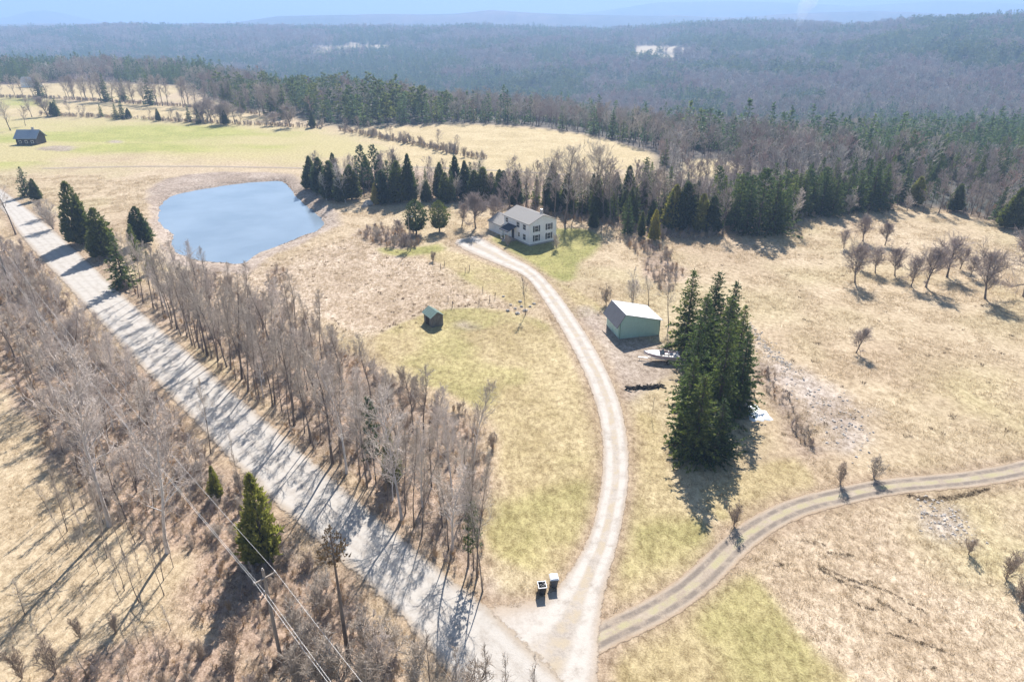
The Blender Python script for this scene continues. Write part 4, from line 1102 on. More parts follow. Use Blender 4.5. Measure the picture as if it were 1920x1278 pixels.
def grasses():
    rng = np.random.default_rng(55)
    def pts(n, y0, y1, pw=1.0):
        y = y0 + (y1 - y0) * rng.uniform(0, 1, n) ** pw
        return rng.uniform(-.84, .84, n) * (y * .98 + 14), y
    def put(name, X, Y, protos, s0, s1, label):
        n = len(X); rot = np.zeros((n, 3)); rot[:, 2] = rng.uniform(0, 6.28, n)
        s = rng.uniform(s0, s1, n) * (.8 + np.clip(Y / 160, 0, 1.2))
        instancer(name, np.stack([X, Y, height(X, Y)], 1), rot, np.stack([s, s, s], 1), rng.integers(0, len(protos), n), protos, label)
    X, Y = pts(150000, 20, 230, .95)
    k = (mask_of(LAWN + HLAWN + GREEN + HAY + DIRT, X, Y, .8) < .4) & off_lanes(X, Y, .15) & (forest_mask(X, Y) < .3)
    k &= fbm(X / 5, Y / 5, 301, 3) + .25 * (mask_of([WILD, PASTURE] + BRUSH, X, Y, 3) > .5) > .47
    X, Y = X[k], Y[k]
    put('dry_meadow_grass', X, Y, [tuft(1, 12, .30, .22, 'dry_grass'), tuft(2, 10, .42, .2, 'dry_grass'), tuft(3, 14, .22, .3, 'dry_grass'), tuft(4, 10, .28, .2, 'dry_grass')], .5, 1.15, 'tan dry meadow grass over the open ground')
    X, Y = pts(60000, 22, 150, .9)
    k = (mask_of(LAWN + HLAWN, X, Y, .6) > .5) & off_lanes(X, Y, .1)
    X, Y = X[k], Y[k]
    put('lawn_grass', X, Y, [tuft(5, 10, .12, .25, 'lawn_grass', .025), tuft(6, 12, .15, .3, 'lawn_grass', .025), tuft(7, 10, .13, .2, 'dry_grass', .025)], .7, 1.3, 'short yellow-green lawn grass')
    X, Y = pts(19000, 20, 190, .9)
    k = (mask_of(BRUSH, X, Y, 1) > .5) & off_lanes(X, Y, .5) & ((mask_of(BRUSH[2:3], X, Y, 1) < .5) | (rng.uniform(0, 1, len(X)) < .6))
    X, Y = X[k], Y[k]
    def twigs(seed, H, mat):
        T, B = bare(np.random.default_rng(seed), H=H, r=.02, base=.05, spread=.35, n1=12, n2=2, n3=2, up=1.1, tw=.011, stems=5)
        S = T + B; v, f = tubes([s[0] for s in S], [s[1] for s in S], [s[2] for s in S], [s[3] for s in S], 3)
        return merged('undergrowth', [(v, f, mat)])
    hx, hy = [X], [Y]
    for line in ([(85, 216), (200, 221), (300, 226), (420, 232), (520, 236), (600, 240)], [(-40, 182), (60, 184), (160, 188), (250, 194), (350, 200), (450, 210), (540, 222)], [(640, 244), (700, 256), (760, 268), (820, 280), (880, 294), (910, 298)]):
        L = np.array([at(*p)[:2] for p in line]); seg = np.concatenate([[0], np.cumsum(np.linalg.norm(np.diff(L, axis=0), axis=1))])
        t = rng.uniform(0, seg[-1], int(seg[-1] * 2.2)); hx.append(np.interp(t, seg, L[:, 0]) + rng.normal(0, 1.3, len(t))); hy.append(np.interp(t, seg, L[:, 1]) + rng.normal(0, 1.3, len(t)))
    X = np.concatenate(hx); Y = np.concatenate(hy)
    put('undergrowth', X, Y, [twigs(1, 1.1, 'red_twig'), twigs(2, 1.0, 'twig'), twigs(3, .9, 'straw'), twigs(4, 1.3, 'mauve_twig')], .5, 1.1, 'low bare brush tangled under the roadside trees')
grasses()

# ------------------------------------------------------------------ buildings
def siding(name, col, pitch, vertical=False, var=.06, rough=.6, depth=.02):
    g = N(name); o = g.objco()
    sx = g.n('ShaderNodeSeparateXYZ'); g.set(sx.inputs[0], o)
    q = g.math('ADD', sx.outputs[0], sx.outputs[1]) if vertical else sx.outputs[2]
    saw = g.math('FRACT', g.math('DIVIDE', q, pitch))
    n = g.noise(o, .8, 4, .6); n2 = g.noise(g.stretch(o, (3, 3, .5)), 2, 3)
    lo = tuple(c * (1 - var * 2) for c in col); hi = tuple(min(1, c * (1 + var)) for c in col)
    c = g.ramp(g.math('ADD', g.math('MULTIPLY', n, .5), g.math('MULTIPLY', n2, .5)), [(.35, lo), (.65, hi)])
    c = g.mix(g.math('MULTIPLY', g.math('SUBTRACT', 1, g.step(saw, .02, .14)), .35), c, tuple(x * .45 for x in col))
    g.bsdf(c, rough, .35, g.bump(saw, .6, depth))
    return g.m
def shingles(name, a, b):
    g = N(name); o = g.objco(); n = g.noise(o, 7, 4, .8); n2 = g.noise(o, .6, 3)
    g.bsdf(g.mix(g.math('MULTIPLY', n2, .5), g.ramp(n, [(.3, a), (.7, b)]), tuple(x * .8 for x in b)), .9, .2, g.bump(n, .4, .03)); return g.m
M['white_siding'] = siding('white_clapboard', (.86, .87, .88), .16)
M['trim'] = plain('white_trim', (.82, .82, .81), .5, .4, .04)
M['shingle'] = shingles('grey_shingle', (.22, .205, .19), (.40, .375, .35))
M['dark_shingle'] = shingles('dark_shingle', (.03, .035, .045), (.075, .085, .11))
M['shutter'] = plain('dark_shutter', (.03, .035, .045), .6, .3, .1)
M['concrete'] = plain('concrete', (.36, .35, .33), .9, .2, .15)
M['mint'] = siding('mint_metal_siding', (.44, .65, .56), .22, True, .05, .45)
M['mint_trim'] = plain('green_trim', (.16, .30, .25), .5, .4, .06)
M['tin'] = plain('pale_tin_roof', (.50, .51, .52), .5, .5, .08, .5, .35, .05)
M['dark_tin'] = plain('dark_metal_roof', (.16, .155, .165), .5, .4, .15, .8)
M['plank'] = siding('weathered_planks', (.20, .19, .175), .2, True, .25, .9)
M['green_tin'] = plain('green_metal_roof', (.19, .27, .225), .5, .5, .12, .8)
M['log'] = siding('dark_logs', (.075, .058, .045), .28, False, .25, .85, .06)
M['blue_tin'] = plain('blue_grey_roof', (.22, .27, .34), .4, .5, .15)
M['dark_wood'] = plain('dark_wood', (.05, .042, .036), .9, .2, .3, 3)
M['pole_wood'] = plain('pole_wood', (.30, .255, .215), .9, .2, .25, 2)
M['black_plastic'] = plain('black_plastic', (.018, .018, .02), .5, .4, .2)
M['grey_plastic'] = plain('grey_plastic', (.07, .075, .085), .5, .4, .15)
M['white_plastic'] = plain('white_plastic', (.80, .80, .80), .45, .4, .05)
M['steel'] = plain('galvanised_steel', (.45, .46, .47), .4, .5, .1, 2, .6)
M['wire'] = plain('aluminium_wire', (.72, .71, .69), .45, .5, .05, 2, .2, 0)
M['porcelain'] = plain('porcelain', (.45, .42, .40), .3, .5, .1)
M['gel_white'] = plain('white_gelcoat', (.78, .77, .76), .25, .5, .06)
M['gel_red'] = plain('maroon_gelcoat', (.30, .09, .10), .25, .5, .12)
M['vinyl'] = plain('pale_vinyl', (.55, .52, .5), .6, .3, .1)
M['rubber'] = plain('rubber', (.02, .02, .02), .9, .2, .2)
M['snow'] = plain('old_snow', (.84, .86, .88), .7, .3, .06, 1.5)
M['stone'] = plain('field_stone', (.36, .335, .31), .9, .2, .3, 1.2, 0, .5)
M['lamp_metal'] = plain('lamp_metal', (.34, .34, .34), .5, .4, .1)
def glass_mat():
    g = N('window_glass'); g.bsdf((.035, .045, .06), .06, .6); return g.m
M['glass'] = glass_mat()

def frame_of(C, A, B, spread=False):
    """rotation and side lengths of a rectangle with corner C and sides towards A (local x) and B (local y)"""
    a1 = math.atan2(A[1] - C[1], A[0] - C[0]); a2 = math.atan2(B[1] - C[1], B[0] - C[0]) - PI / 2
    rz = (a1 + a2) / 2
    return rz, math.hypot(A[0] - C[0], A[1] - C[1]), math.hypot(B[0] - C[0], B[1] - C[1])
def window(parent, face, u, z, w, h, shutters=False):
    """a window on the wall 'gable' (y = 0) or 'front' (x = 0); frame > pane, shutters"""
    def bx(mb, u0, u1, z0, z1, d0, d1):
        if face == 'gable': mb.box(u0, u1, -d1, -d0, z0, z1)
        else: mb.box(-d1, -d0, u0, u1, z0, z1)
    m = MB(); t = .09
    bx(m, u - w / 2 - t, u + w / 2 + t, z + h / 2, z + h / 2 + t, .003, .07); bx(m, u - w / 2 - t, u + w / 2 + t, z - h / 2 - t, z - h / 2, .003, .09)
    bx(m, u - w / 2 - t, u - w / 2, z - h / 2, z + h / 2, .003, .07); bx(m, u + w / 2, u + w / 2 + t, z - h / 2, z + h / 2, .003, .07)
    bx(m, u - w / 2, u + w / 2, z - .03, z + .03, .03, .06)
    fr = m.build('window', M['trim'], parent)
    for s in (-1, 1):
        m = MB(); zc = z + s * (h / 4 + .015); bx(m, u - w / 2, u + w / 2, zc - h / 4 + .015, zc + h / 4 - .015, .006, .028); m.build('pane', M['glass'], fr)
    if shutters:
        for s in (-1, 1):
            m = MB(); u0 = u + s * (w / 2 + t + .03); u1 = u0 + s * .38
            bx(m, min(u0, u1), max(u0, u1), z - h / 2 - .05, z + h / 2 + .05, .003, .05); m.build('shutter', M['shutter'], fr)
def gable_roof(parent, x0, x1, y0, y1, zw, rise, ov, th, mat, name='roof', oy=None):
    """two slabs meeting at a ridge along y; returns the roof object"""
    oy = ov if oy is None else oy
    xm = (x0 + x1) / 2; k = rise / (xm - x0)
    m = MB()
    zl = zw - k * ov
    m.prism([(x0 - ov, y0 - oy, zl), (xm, y0 - oy, zw + rise), (x1 + ov, y0 - oy, zl), (x1 + ov, y0 - oy, zl + th), (xm, y0 - oy, zw + rise + th), (x0 - ov, y0 - oy, zl + th)], (0, y1 - y0 + 2 * oy, 0))
    return m.build(name, mat, parent)

def white_house():
    C = at(993, 462); rz = R(34)
    W, L, H = 7.6, 10.6, 5.3
    e = empty('white_house', C, rz); e.location.z = float(height(C[0], C[1])) - .05
    tag(e, 'white two-storey house with grey gabled roof and dark shutters at the driveway end', 'house')
    m = MB(); m.box(.05, W - .05, .05, L - .05, -.4, .45); m.build('foundation', M['concrete'], e)
    m = MB(); m.prism([(0, 0, .45), (W, 0, .45), (W, 0, H), (W / 2, 0, H + 1.55), (0, 0, H)], (0, L, 0)); m.build('wall', M['white_siding'], e)
    rf = gable_roof(e, 0, W, 0, L, H + .02, 1.55, .45, .14, M['shingle'], oy=.3)
    m = MB(); m.box(W / 2 + .5, W / 2 + 1.05, 1.5, 2.05, H + .8, H + 2.5); ch = m.build('chimney', M['steel'], rf)
    for u, z in ((1.9, 3.95), (5.5, 3.95), (1.9, 1.75), (5.5, 1.75)): window(e, 'gable', u, z, .95, 1.35, True)
    for u, z, w, h in ((2.1, 4.1, 1.2, 1.2), (4.7, 4.1, 1.2, 1.2), (9.4, 4.2, 1.0, 1.0), (2.1, 1.8, 1.1, 1.3), (4.3, 1.9, .6, 1.0)): window(e, 'front', u, z, w, h, False)
    m = MB(); m.box(-.06, -.004, 6.4, 7.35, .5, 2.6); d = m.build('door', M['shutter'], e)
    m = MB(); m.tube((-.12, 7.2, 1.5), (-.062, 7.2, 1.5), .04, .04, 6); m.build('handle', M['steel'], d)
    # porch over the door
    m = MB(); m.prism([(-2.7, 5.2, 2.55), (-.02, 5.2, 3.5), (-.02, 5.2, 3.64), (-2.7, 5.2, 2.69)], (0, 3.6, 0)); m.build('porch_roof', M['dark_shingle'], e)
    m = MB(); m.box(-2.4, -.08, 5.4, 8.6, -.3, .42); m.build('porch_floor', M['pole_wood'], e)
    for y in (5.5, 7.0, 8.5):
        m = MB(); m.box(-2.4, -2.28, y - .06, y + .06, .42, 2.56); m.build('porch_post', M['trim'], e)
    for s in range(2):
        m = MB(); m.box(-2.75 - .3 * s, -2.45 - .3 * s, 6.3, 7.5, -.3, .28 - .16 * s); m.build('step', M['concrete'], e)
    # garage wing
    x0, x1, y0, y1, h = -.6, 5.6, L + .02, L + 6.2, 2.6
    m = MB(); m.prism([(x0, y0, -.3), (x1, y0, -.3), (x1, y0, h), ((x0 + x1) / 2, y0, h + 1.5), (x0, y0, h)], (0, y1 - y0, 0)); m.build('garage_wall', M['white_siding'], e)
    gable_roof(e, x0, x1, y0 + .02, y1, h + .02, 1.5, .4, .14, M['shingle'], 'garage_roof', oy=0.0)
    for k in range(2):
        m = MB(); ya = y0 + .35 + k * 2.8
        m.box(x0 - .05, x0 - .004, ya, ya + 2.5, .05, 2.2); gd = m.build('garage_door', M['trim'], e)
        for q in range(4):
            m = MB(); m.box(x0 - .075, x0 - .052, ya + .05, ya + 2.45, .1 + q * .53, .56 + q * .53); m.build('panel', M['trim'], gd)
    for (xa, ya) in ((-.03, -.03), (W - .09, -.03), (-.03, L - .09)):
        m = MB(); m.box(xa, xa + .12, ya, ya + .12, .45, H); m.build('corner_trim', M['trim'], e)
white_house()

def metal_shed():
    C = at(1161, 636); A = at(1238, 631); B = at(1131.6, 610)
    rz, W, L = frame_of(C, A, B)
    e = empty('metal_shed', C, rz); e.location.z = float(height(C[0], C[1])) - .03
    tag(e, 'mint green metal shed with pale tin roof and dark steep front slope', 'shed')
    xr, zr, zl, zR = .75, 4.35, 2.95, 2.85
    m = MB(); m.prism([(0, 0, .12), (W, 0, .12), (W, 0, zR), (xr, 0, zr), (0, 0, zl)], (0, L, 0)); m.build('wall', M['mint'], e)
    m = MB(); m.box(-.04, W + .04, -.04, L + .04, -.4, .12); m.build('foundation', M['concrete'], e)
    k = (zr - zR) / (W - xr)
    m = MB(); m.prism([(xr, -.3, zr + .02), (W + .35, -.3, zR - k * .35 + .02), (W + .35, -.3, zR - k * .35 + .10), (xr, -.3, zr + .10)], (0, L + .6, 0)); r1 = m.build('roof', M['tin'], e)
    n = 11
    for i in range(n):
        y = -.28 + (L + .56) * i / (n - 1)
        m = MB(); m.prism([(xr + .02, y - .03, zr + .098), (W + .35, y - .03, zR - k * .35 + .102), (W + .35, y - .03, zR - k * .35 + .14), (xr + .02, y - .03, zr + .14)], (0, .06, 0)); m.build('seam', M['tin'], r1)
    k2 = (zr - zl) / xr
    m = MB(); xo = -.62; zo = zl + k2 * xo * .75
    m.prism([(xo, -.3, zo), (xr, -.3, zr + .03), (xr, -.3, zr + .14), (xo - .06, -.3, zo + .08)], (0, L + .6, 0)); m.build('front_slope', M['dark_tin'], e)
    m = MB(); m.box(-.06, .08, -.06, .08, .12, 2.9); m.build('corner_trim', M['mint_trim'], e)
    m = MB(); m.box(W - .08, W + .05, -.05, .08, .12, 2.75); m.build('corner_trim', M['mint_trim'], e)
    for q in range(2):
        m = MB(); y0 = .5 + q * (L - 1) / 2; y1 = y0 + (L - 1) / 2 - .15
        m.box(-.07, -.004, y0, y1, .14, 2.35); d = m.build('sliding_door', M['mint'], e)
        m = MB(); m.box(-.11, -.072, (y0 + y1) / 2 - .05, (y0 + y1) / 2 + .05, 1.0, 1.3); m.build('handle', M['steel'], d)
    return e
metal_shed()

def small_shed():
    C = at(810, 614); A = at(833, 609); B = at(794, 603)
    rz, W, L = frame_of(C, A, B)
    W *= .95; L = max(L, 2.6)
    H = height_to(C, 595) ; e = empty('small_shed', C, rz); e.location.z = float(height(C[0], C[1]))
    tag(e, 'small weathered plank shed with green metal roof on the lawn', 'shed')
    rise = .75; n = 9
    m = MB(); m.prism([(.03, .03, -.1), (W - .03, .03, -.1), (W - .03, .03, H), (W / 2, .03, H + rise - .03), (.03, .03, H)], (0, L - .06, 0)); m.build('wall', M['plank'], e)
    for i in range(n):                                             # gable boards
        a = W * i / n + .012; b = W * (i + 1) / n - .012
        za = H + rise * (1 - abs((a + b) / 2 - W / 2) / (W / 2)) - .05
        m = MB(); m.box(a, b, -.005 - .012 * (i % 2), .028, 0, za); m.build('board', M['plank'], e)
    for i in range(n):                                             # side boards, left of the opening
        a = L * i / n + .012; b = L * (i + 1) / n - .012
        if .30 * L < (a + b) / 2 < .74 * L: continue
        m = MB(); m.box(-.005 - .012 * (i % 2), .028, a, b, 0, H - .02); m.build('board', M['plank'], e)
    m = MB(); m.box(-.012, .026, .30 * L, .74 * L, .02, H * .86); m.build('door', M['dark_wood'], e)  # dark slab stands in for the dim open doorway
    rf = gable_roof(e, 0, W, 0, L, H + .02, rise, .28, .05, M['green_tin'], oy=.22)
    for i in range(6):
        y = -.2 + (L + .4) * i / 5
        for s in (-1, 1):
            x0 = W / 2 + s * (W / 2 + .26); k = rise / (W / 2); z0 = H + .02 - k * .26 + .05
            m = MB(); m.prism([(W / 2 + s * .03, y - .02, H + rise + .05), (x0, y - .02, z0 + .004), (x0, y - .02, z0 + .034), (W / 2 + s * .03, y - .02, H + rise + .085)], (0, .04, 0)); m.build('seam', M['green_tin'], rf)
small_shed()

def cabin(name, bx0, by0, bx1, by1, depth, h, rise, wall, roof, label, win=True):
    A = at(bx0, by0); B = at(bx1, by1)
    rz = math.atan2(B[1] - A[1], B[0] - A[0]); W = math.hypot(B[0] - A[0], B[1] - A[1])
    e = empty(name, (A[0], A[1], float(height(A[0], A[1])) - .3), rz)
    tag(e, label, 'house')
    m = MB(); m.prism([(0, 0, 0), (0, depth, 0), (0, depth, h), (0, depth / 2, h + rise), (0, 0, h)], (W, 0, 0)); m.build('wall', M[wall], e)
    m = MB(); k = rise / (depth / 2); o = .6; z0 = h - k * o + .03
    m.prism([(-o, -o, z0), (-o, depth / 2, h + rise + .03), (-o, depth + o, z0), (-o, depth + o, z0 + .16), (-o, depth / 2, h + rise + .19), (-o, -o, z0 + .16)], (W + 2 * o, 0, 0)); r = m.build('roof', M[roof], e)
    if win:
        for u in (.2, .5, .8):
            m = MB(); m.box(W * u - .55, W * u + .55, -.06, -.004, 1.0, 2.1); f = m.build('window', M['trim'], e)
            m = MB(); m.box(W * u - .45, W * u + .45, -.08, -.062, 1.1, 2.0); m.build('pane', M['glass'], f)
        m = MB(); m.box(W * .62, W * .62 + .7, depth * .6, depth * .6 + .7, h + .5, h + rise + 1.0); m.build('chimney', M['stone'], r)
cabin('log_cabin', 32, 272, 70, 272, 6.5, 3.2, 2.6, 'log', 'blue_tin', 'dark log cabin with blue-grey roof at the left edge of the green field')
cabin('distant_farmhouse', 40, 164, 66, 164, 9.0, 4.0, 3.2, 'white_siding', 'tin', 'far white-roofed farmhouse behind the hedgerow trees at top left', False)

# ------------------------------------------------------------------ boat on its trailer
def boat():
    P = at(1240, 676); e = empty('speedboat', (P[0], P[1], float(height(P[0], P[1]))), R(172))
    tag(e, 'white and maroon speedboat on a trailer between the metal shed and the spruces', 'boat')
    L, n = 5.6, 15
    def sect(t):                       # t 0 stern .. 1 bow: half beam, sheer height, keel height
        b = 1.08 * (1 - max(0, (t - .35) / .65) ** 2.2) + .015; s = .95 + .28 * t * t; k = .28 + .62 * max(0, (t - .55) / .45) ** 2
        return b, s + .3, k + .15
    V = []; prof = [(0, 0), (.55, .16), (.9, .34), (.97, .62), (1.0, .8), (.96, 1.0)]
    def hull(lo, hi):
        V = []; F = []
        for i in range(n):
            t = i / (n - 1); b, s, k = sect(t); x = -L / 2 + L * t
            row = [(x, sg * b * u, k + (s - k) * v) for sg in (-1, 1) for (u, v) in (prof[lo:hi][::-1] if sg < 0 else prof[lo:hi])]
            V += row
        w = (hi - lo) * 2
        for i in range(n - 1):
            for j in range(w - 1):
                if lo > 0 and j == hi - lo - 1: continue
                a = i * w + j; F.append((a, a + 1, a + w + 1, a + w))
        if lo == 0: F.append(tuple(range(w)))
        return V, F
    for nm, lo, hi, mt in (('hull', 0, 4, 'gel_white'), ('hull_stripe', 3, 5, 'gel_red'), ('gunwale', 4, 6, 'gel_white')):
        v, f = hull(lo, hi); me = bpy.data.meshes.new(nm); me.from_pydata(v, [], f); me.update()
        for p_ in me.polygons: p_.use_smooth = True
        link(nm, me, M[mt], e)
    V = []; F = []                                                 # foredeck
    for i in range(8, n):
        t = i / (n - 1); b, s, k = sect(t); x = -L / 2 + L * t
        V += [(x, -b * .96, s), (x, 0, s + .07), (x, b * .96, s)]
    for i in range(n - 9): F += [(3 * i, 3 * i + 3, 3 * i + 4, 3 * i + 1), (3 * i + 1, 3 * i + 4, 3 * i + 5, 3 * i + 2)]
    me = bpy.data.meshes.new('foredeck'); me.from_pydata(V, [], F); me.update(); link('foredeck', me, M['gel_white'], e)
    m = MB(); m.box(-L / 2 + .05, .2, -.95, .95, .72, .78); m.build('cockpit_floor', M['vinyl'], e)
    for x, y in ((-.7, .45), (-.7, -.45), (-2.0, 0)):
        m = MB(); wd = .3 if y else .8
        m.box(x - .25, x + .25, y - wd, y + wd, .78, 1.06); m.box(x - .36, x - .25, y - wd, y + wd, .78, 1.5); m.build('seat', M['vinyl'], e, bevel=.04)
    m = MB(); m.prism([(.1, -.85, 1.22), (.1, .85, 1.22), (-.25, .8, 1.72), (-.25, -.8, 1.72)], (.03, 0, .02)); m.build('windshield', M['glass'], e)
    m = MB(); m.box(-L / 2 - .45, -L / 2 - .02, -.25, .25, .95, 1.65); m.box(-L / 2 - .3, -L / 2 - .12, -.08, .08, .35, .95); m.build('outboard_motor', M['black_plastic'], e, bevel=.06)
    tr = MB()
    for s in (-1, 1): tr.tube((-L / 2, .6 * s, .42), (1.6, .3 * s, .42), .05, .05, 6); tr.tube((1.6, .3 * s, .42), (3.6, 0, .42), .05, .05, 6)
    tr.tube((-1.0, -1.0, .34), (-1.0, 1.0, .34), .05, .05, 6); tr.tube((3.3, 0, .42), (3.3, 0, .0), .04, .04, 6)
    tr.build('trailer_frame', M['steel'], e)
    for s in (-1, 1):
        m = MB(); m.tube((-1.0, s * .98, .32), (-1.0, s * 1.18, .32), .32, .32, 14); w = m.build('wheel', M['rubber'], e)
        m = MB(); m.tube((-1.0, s * 1.185 if s > 0 else s * 1.185, .32), (-1.0, s * 1.2, .32), .17, .17, 10); m.build('rim', M['steel'], w)
boat()

# ------------------------------------------------------------------ bins at the driveway mouth
def bin_(px, py, body, lid, label, is_open):
    P = at(px, py); e = empty('trash_bin', (P[0], P[1], float(height(P[0], P[1])) + .045), R(8))
    tag(e, label, 'bin', None)
    V = []; m = MB(); b = len(m.v)
    w0, w1, d0, d1, h = .27, .36, .30, .40, 1.05
    m.v += [(-w0, -d0, .06), (w0, -d0, .06), (w0, d0, .06), (-w0, d0, .06), (-w1, -d1, h), (w1, -d1, h), (w1, d1, h), (-w1, d1, h)]
    m.f += [(3, 2, 1, 0), (0, 1, 5, 4), (1, 2, 6, 5), (2, 3, 7, 6), (3, 0, 4, 7)]
    if not is_open: m.f.append((4, 5, 6, 7))
    m.build('body', M[body], e)
    m = MB(); 
    for q in ((-w1 - .03, w1 + .03, -d1 - .03, -d1 + .02), (-w1 - .03, w1 + .03, d1 - .02, d1 + .03), (-w1 - .03, -w1 + .02, -d1 + .02, d1 - .02), (w1 - .02, w1 + .03, -d1 + .02, d1 - .02)): m.box(*q, h - .04, h + .02)
    m.build('rim', M['white_plastic'] if is_open else M[body], e)
    if is_open:
        m = MB(); m.prism([(-w1, d1 + .05, h), (w1, d1 + .05, h), (w1, d1 + .25, h - .75), (-w1, d1 + .25, h - .75)], (0, .04, .01)); m.build('lid', M[lid], e)
        for k, (x, y, z, r) in enumerate(((-.12, -.1, .98, .2), (.12, .12, 1.0, .2), (.08, -.2, 1.02, .15))):
            me = ball(r, 40 + k); o = link('rubbish_bag', me, M['black_plastic'], e); o.location = (x, y, z)
    else:
        m = MB(); m.v += [(-w1 - .05, -d1 - .05, h + .025), (w1 + .05, -d1 - .05, h + .025), (w1 + .05, d1 + .05, h + .025), (-w1 - .05, d1 + .05, h + .025), (-w1 + .06, -d1 + .06, h + .14), (w1 - .06, -d1 + .06, h + .14), (w1 - .06, d1 - .06, h + .14), (-w1 + .06, d1 - .06, h + .14)]
        m.f += [(3, 2, 1, 0), (0, 1, 5, 4), (1, 2, 6, 5), (2, 3, 7, 6), (3, 0, 4, 7), (4, 5, 6, 7)]
        m.build('lid', M[lid], e)
    for s in (-1, 1):
        m = MB(); m.tube((s * .24, .33, .12), (s * .31, .33, .12), .12, .12, 12); m.build('wheel', M['rubber'], e)
    m = MB(); m.tube((-.25, d1 + .08, h - .06), (.25, d1 + .08, h - .06), .02, .02, 6); m.build('handle', M[body], e)
def ball(r, seed, sq=.8, rough=.2, rings=6, segs=9):
    rng = np.random.default_rng(seed); V = [(0, 0, -r * sq)]; F = []
    for i in range(1, rings):
        a = -PI / 2 + PI * i / rings
        for j in range(segs):
            b = 2 * PI * j / segs; k = r * (1 + rng.normal(0, rough))
            V.append((k * math.cos(a) * math.cos(b), k * math.cos(a) * math.sin(b), k * sq * math.sin(a)))
    V.append((0, 0, r * sq)); t = len(V) - 1
    for j in range(segs):
        F.append((0, 1 + (j + 1) % segs, 1 + j)); F.append((t, t - segs + j, t - segs + (j + 1) % segs))
    for i in range(rings - 2):
        for j in range(segs):
            a = 1 + i * segs + j; b = 1 + i * segs + (j + 1) % segs; F.append((a, b, b + segs)); F.append((a, b + segs, a + segs))
    me = bpy.data.meshes.new('lump'); me.from_pydata(V, [], F); me.update()
    for p_ in me.polygons: p_.use_smooth = rough < .12
    return me
bin_(1016, 1112, 'black_plastic', 'black_plastic', 'open black trash bin heaped with bags at the driveway mouth', True)
bin_(1038, 1098, 'grey_plastic', 'white_plastic', 'dark trash bin with a closed white lid at the driveway mouth', False)

# ------------------------------------------------------------------ power line
def utility_pole(P, label):
    e = empty('utility_pole', (P[0], P[1], float(height(P[0], P[1])) - .3), R(45)); tag(e, label, 'utility pole', 'poles of the power line')
    m = MB(); m.tube((0, 0, 0), (0, 0, 9.6), .16, .11, 12); m.build('shaft', M['pole_wood'], e)
    m = MB(); m.box(-.95, .95, -.17, -.06, 8.75, 8.88); m.build('crossarm', M['pole_wood'], e)
    for x in (-.85, .85):
        m = MB(); m.tube((x, -.115, 8.88), (x, -.115, 9.02), .05, .06, 8); m.build('insulator', M['porcelain'], e)
    m = MB(); m.tube((0, 0, 9.6), (0, 0, 9.76), .05, .06, 8); m.build('insulator', M['porcelain'], e)
    m = MB(); m.tube((-.16, .1, 7.2), (-.16, .1, 7.45), .05, .05, 8); m.build('bracket', M['steel'], e)
    return e
P1 = at(525, 1226)
q0 = at(513, 1066, 9.0); q1 = at(0, 460, 9.0); dv = Vector((q1[0] - q0[0], q1[1] - q0[1], 0)).normalized()
P2 = Vector((P1[0], P1[1], 0)) + dv * 112; P0 = Vector((P1[0], P1[1], 0)) - dv * 60
utility_pole(P1, 'wooden utility pole with crossarm standing below the yellow-green cedar')
utility_pole(P2, 'distant utility pole at the far left end of the power line')
utility_pole(P0, 'nearest utility pole beyond the bottom edge past the road fork')
nv = Vector((-dv.y, dv.x, 0))
def wire(off, z, sag, label):
    pts = []
    for A, B in ((P0, P1), (P1, P2)):
        for i in range(24):
            t = i / 24; p = Vector((A[0], A[1], 0)).lerp(Vector((B[0], B[1], 0)), t)
            za = float(height(A[0], A[1])) - .3; zb = float(height(B[0], B[1])) - .3
            pts.append((p.x + nv.x * off, p.y + nv.y * off, za + (zb - za) * t + z - 4 * sag * t * (1 - t)))
    pts = np.array(pts); r = np.full(len(pts) - 1, .011)
    me = np_mesh('power_wire', *tubes(pts[:-1], pts[1:], r, r, 5), smooth=True)
    tag(link('power_wire', me, M['wire']), label, 'wire', 'wires of the power line')
wire(-.85, 9.03, 1.5, 'pale power wire on the road side of the utility pole crossarm'); wire(.85, 9.03, 1.5, 'pale power wire on the field side of the utility pole crossarm'); wire(.12, 7.3, 1.7, 'lowest thin wire of the line hung under the crossarm')

# ------------------------------------------------------------------ yard lamp, wood pile, snow, rocks, posts
def yard_lamp():
    P = at(769.5, 470); h = height_to(P, 404); e = empty('yard_lamp', (P[0], P[1], float(height(P[0], P[1])))); tag(e, 'slim tall yard lamp pole on the bank left of the house', 'lamp')
    m = MB(); m.tube((0, 0, -.2), (0, 0, h), .11, .07, 8); m.build('pole', M['pole_wood'], e)
    m = MB(); m.tube((0, 0, h - .3), (.9, -.3, h - .05), .035, .035, 6); m.build('arm', M['lamp_metal'], e)
    m = MB(); m.tube((.9, -.3, h + .02), (.9, -.3, h - .22), .1, .2, 10); m.build('lamp_head', M['lamp_metal'], e)
yard_lamp()
def wood_pile():
    P = at(1210, 727); e = empty('wood_pile', (P[0], P[1], float(height(P[0], P[1]))), R(4)); tag(e, 'low dark pile of rotting logs beside the spruces and the boat', 'wood pile')
    rng = np.random.default_rng(4)
    for i in range(36):
        x = -2.6 + 5.2 * i / 35 + rng.normal(0, .15); y = rng.uniform(-.4, .4); z = .1 + (.2 if i % 3 == 1 else 0) + (.14 if i % 7 == 3 else 0); a = rng.normal(.2, .55); L = rng.uniform(.6, 1.5); r = rng.uniform(.06, .13)
        m = MB(); m.tube((x - math.cos(a) * L / 2, y - math.sin(a) * L / 2, z), (x + math.cos(a) * L / 2, y + math.sin(a) * L / 2, z + rng.normal(0, .06)), r, r * .9, 7); m.build('log', M['dark_wood'], e)
wood_pile()
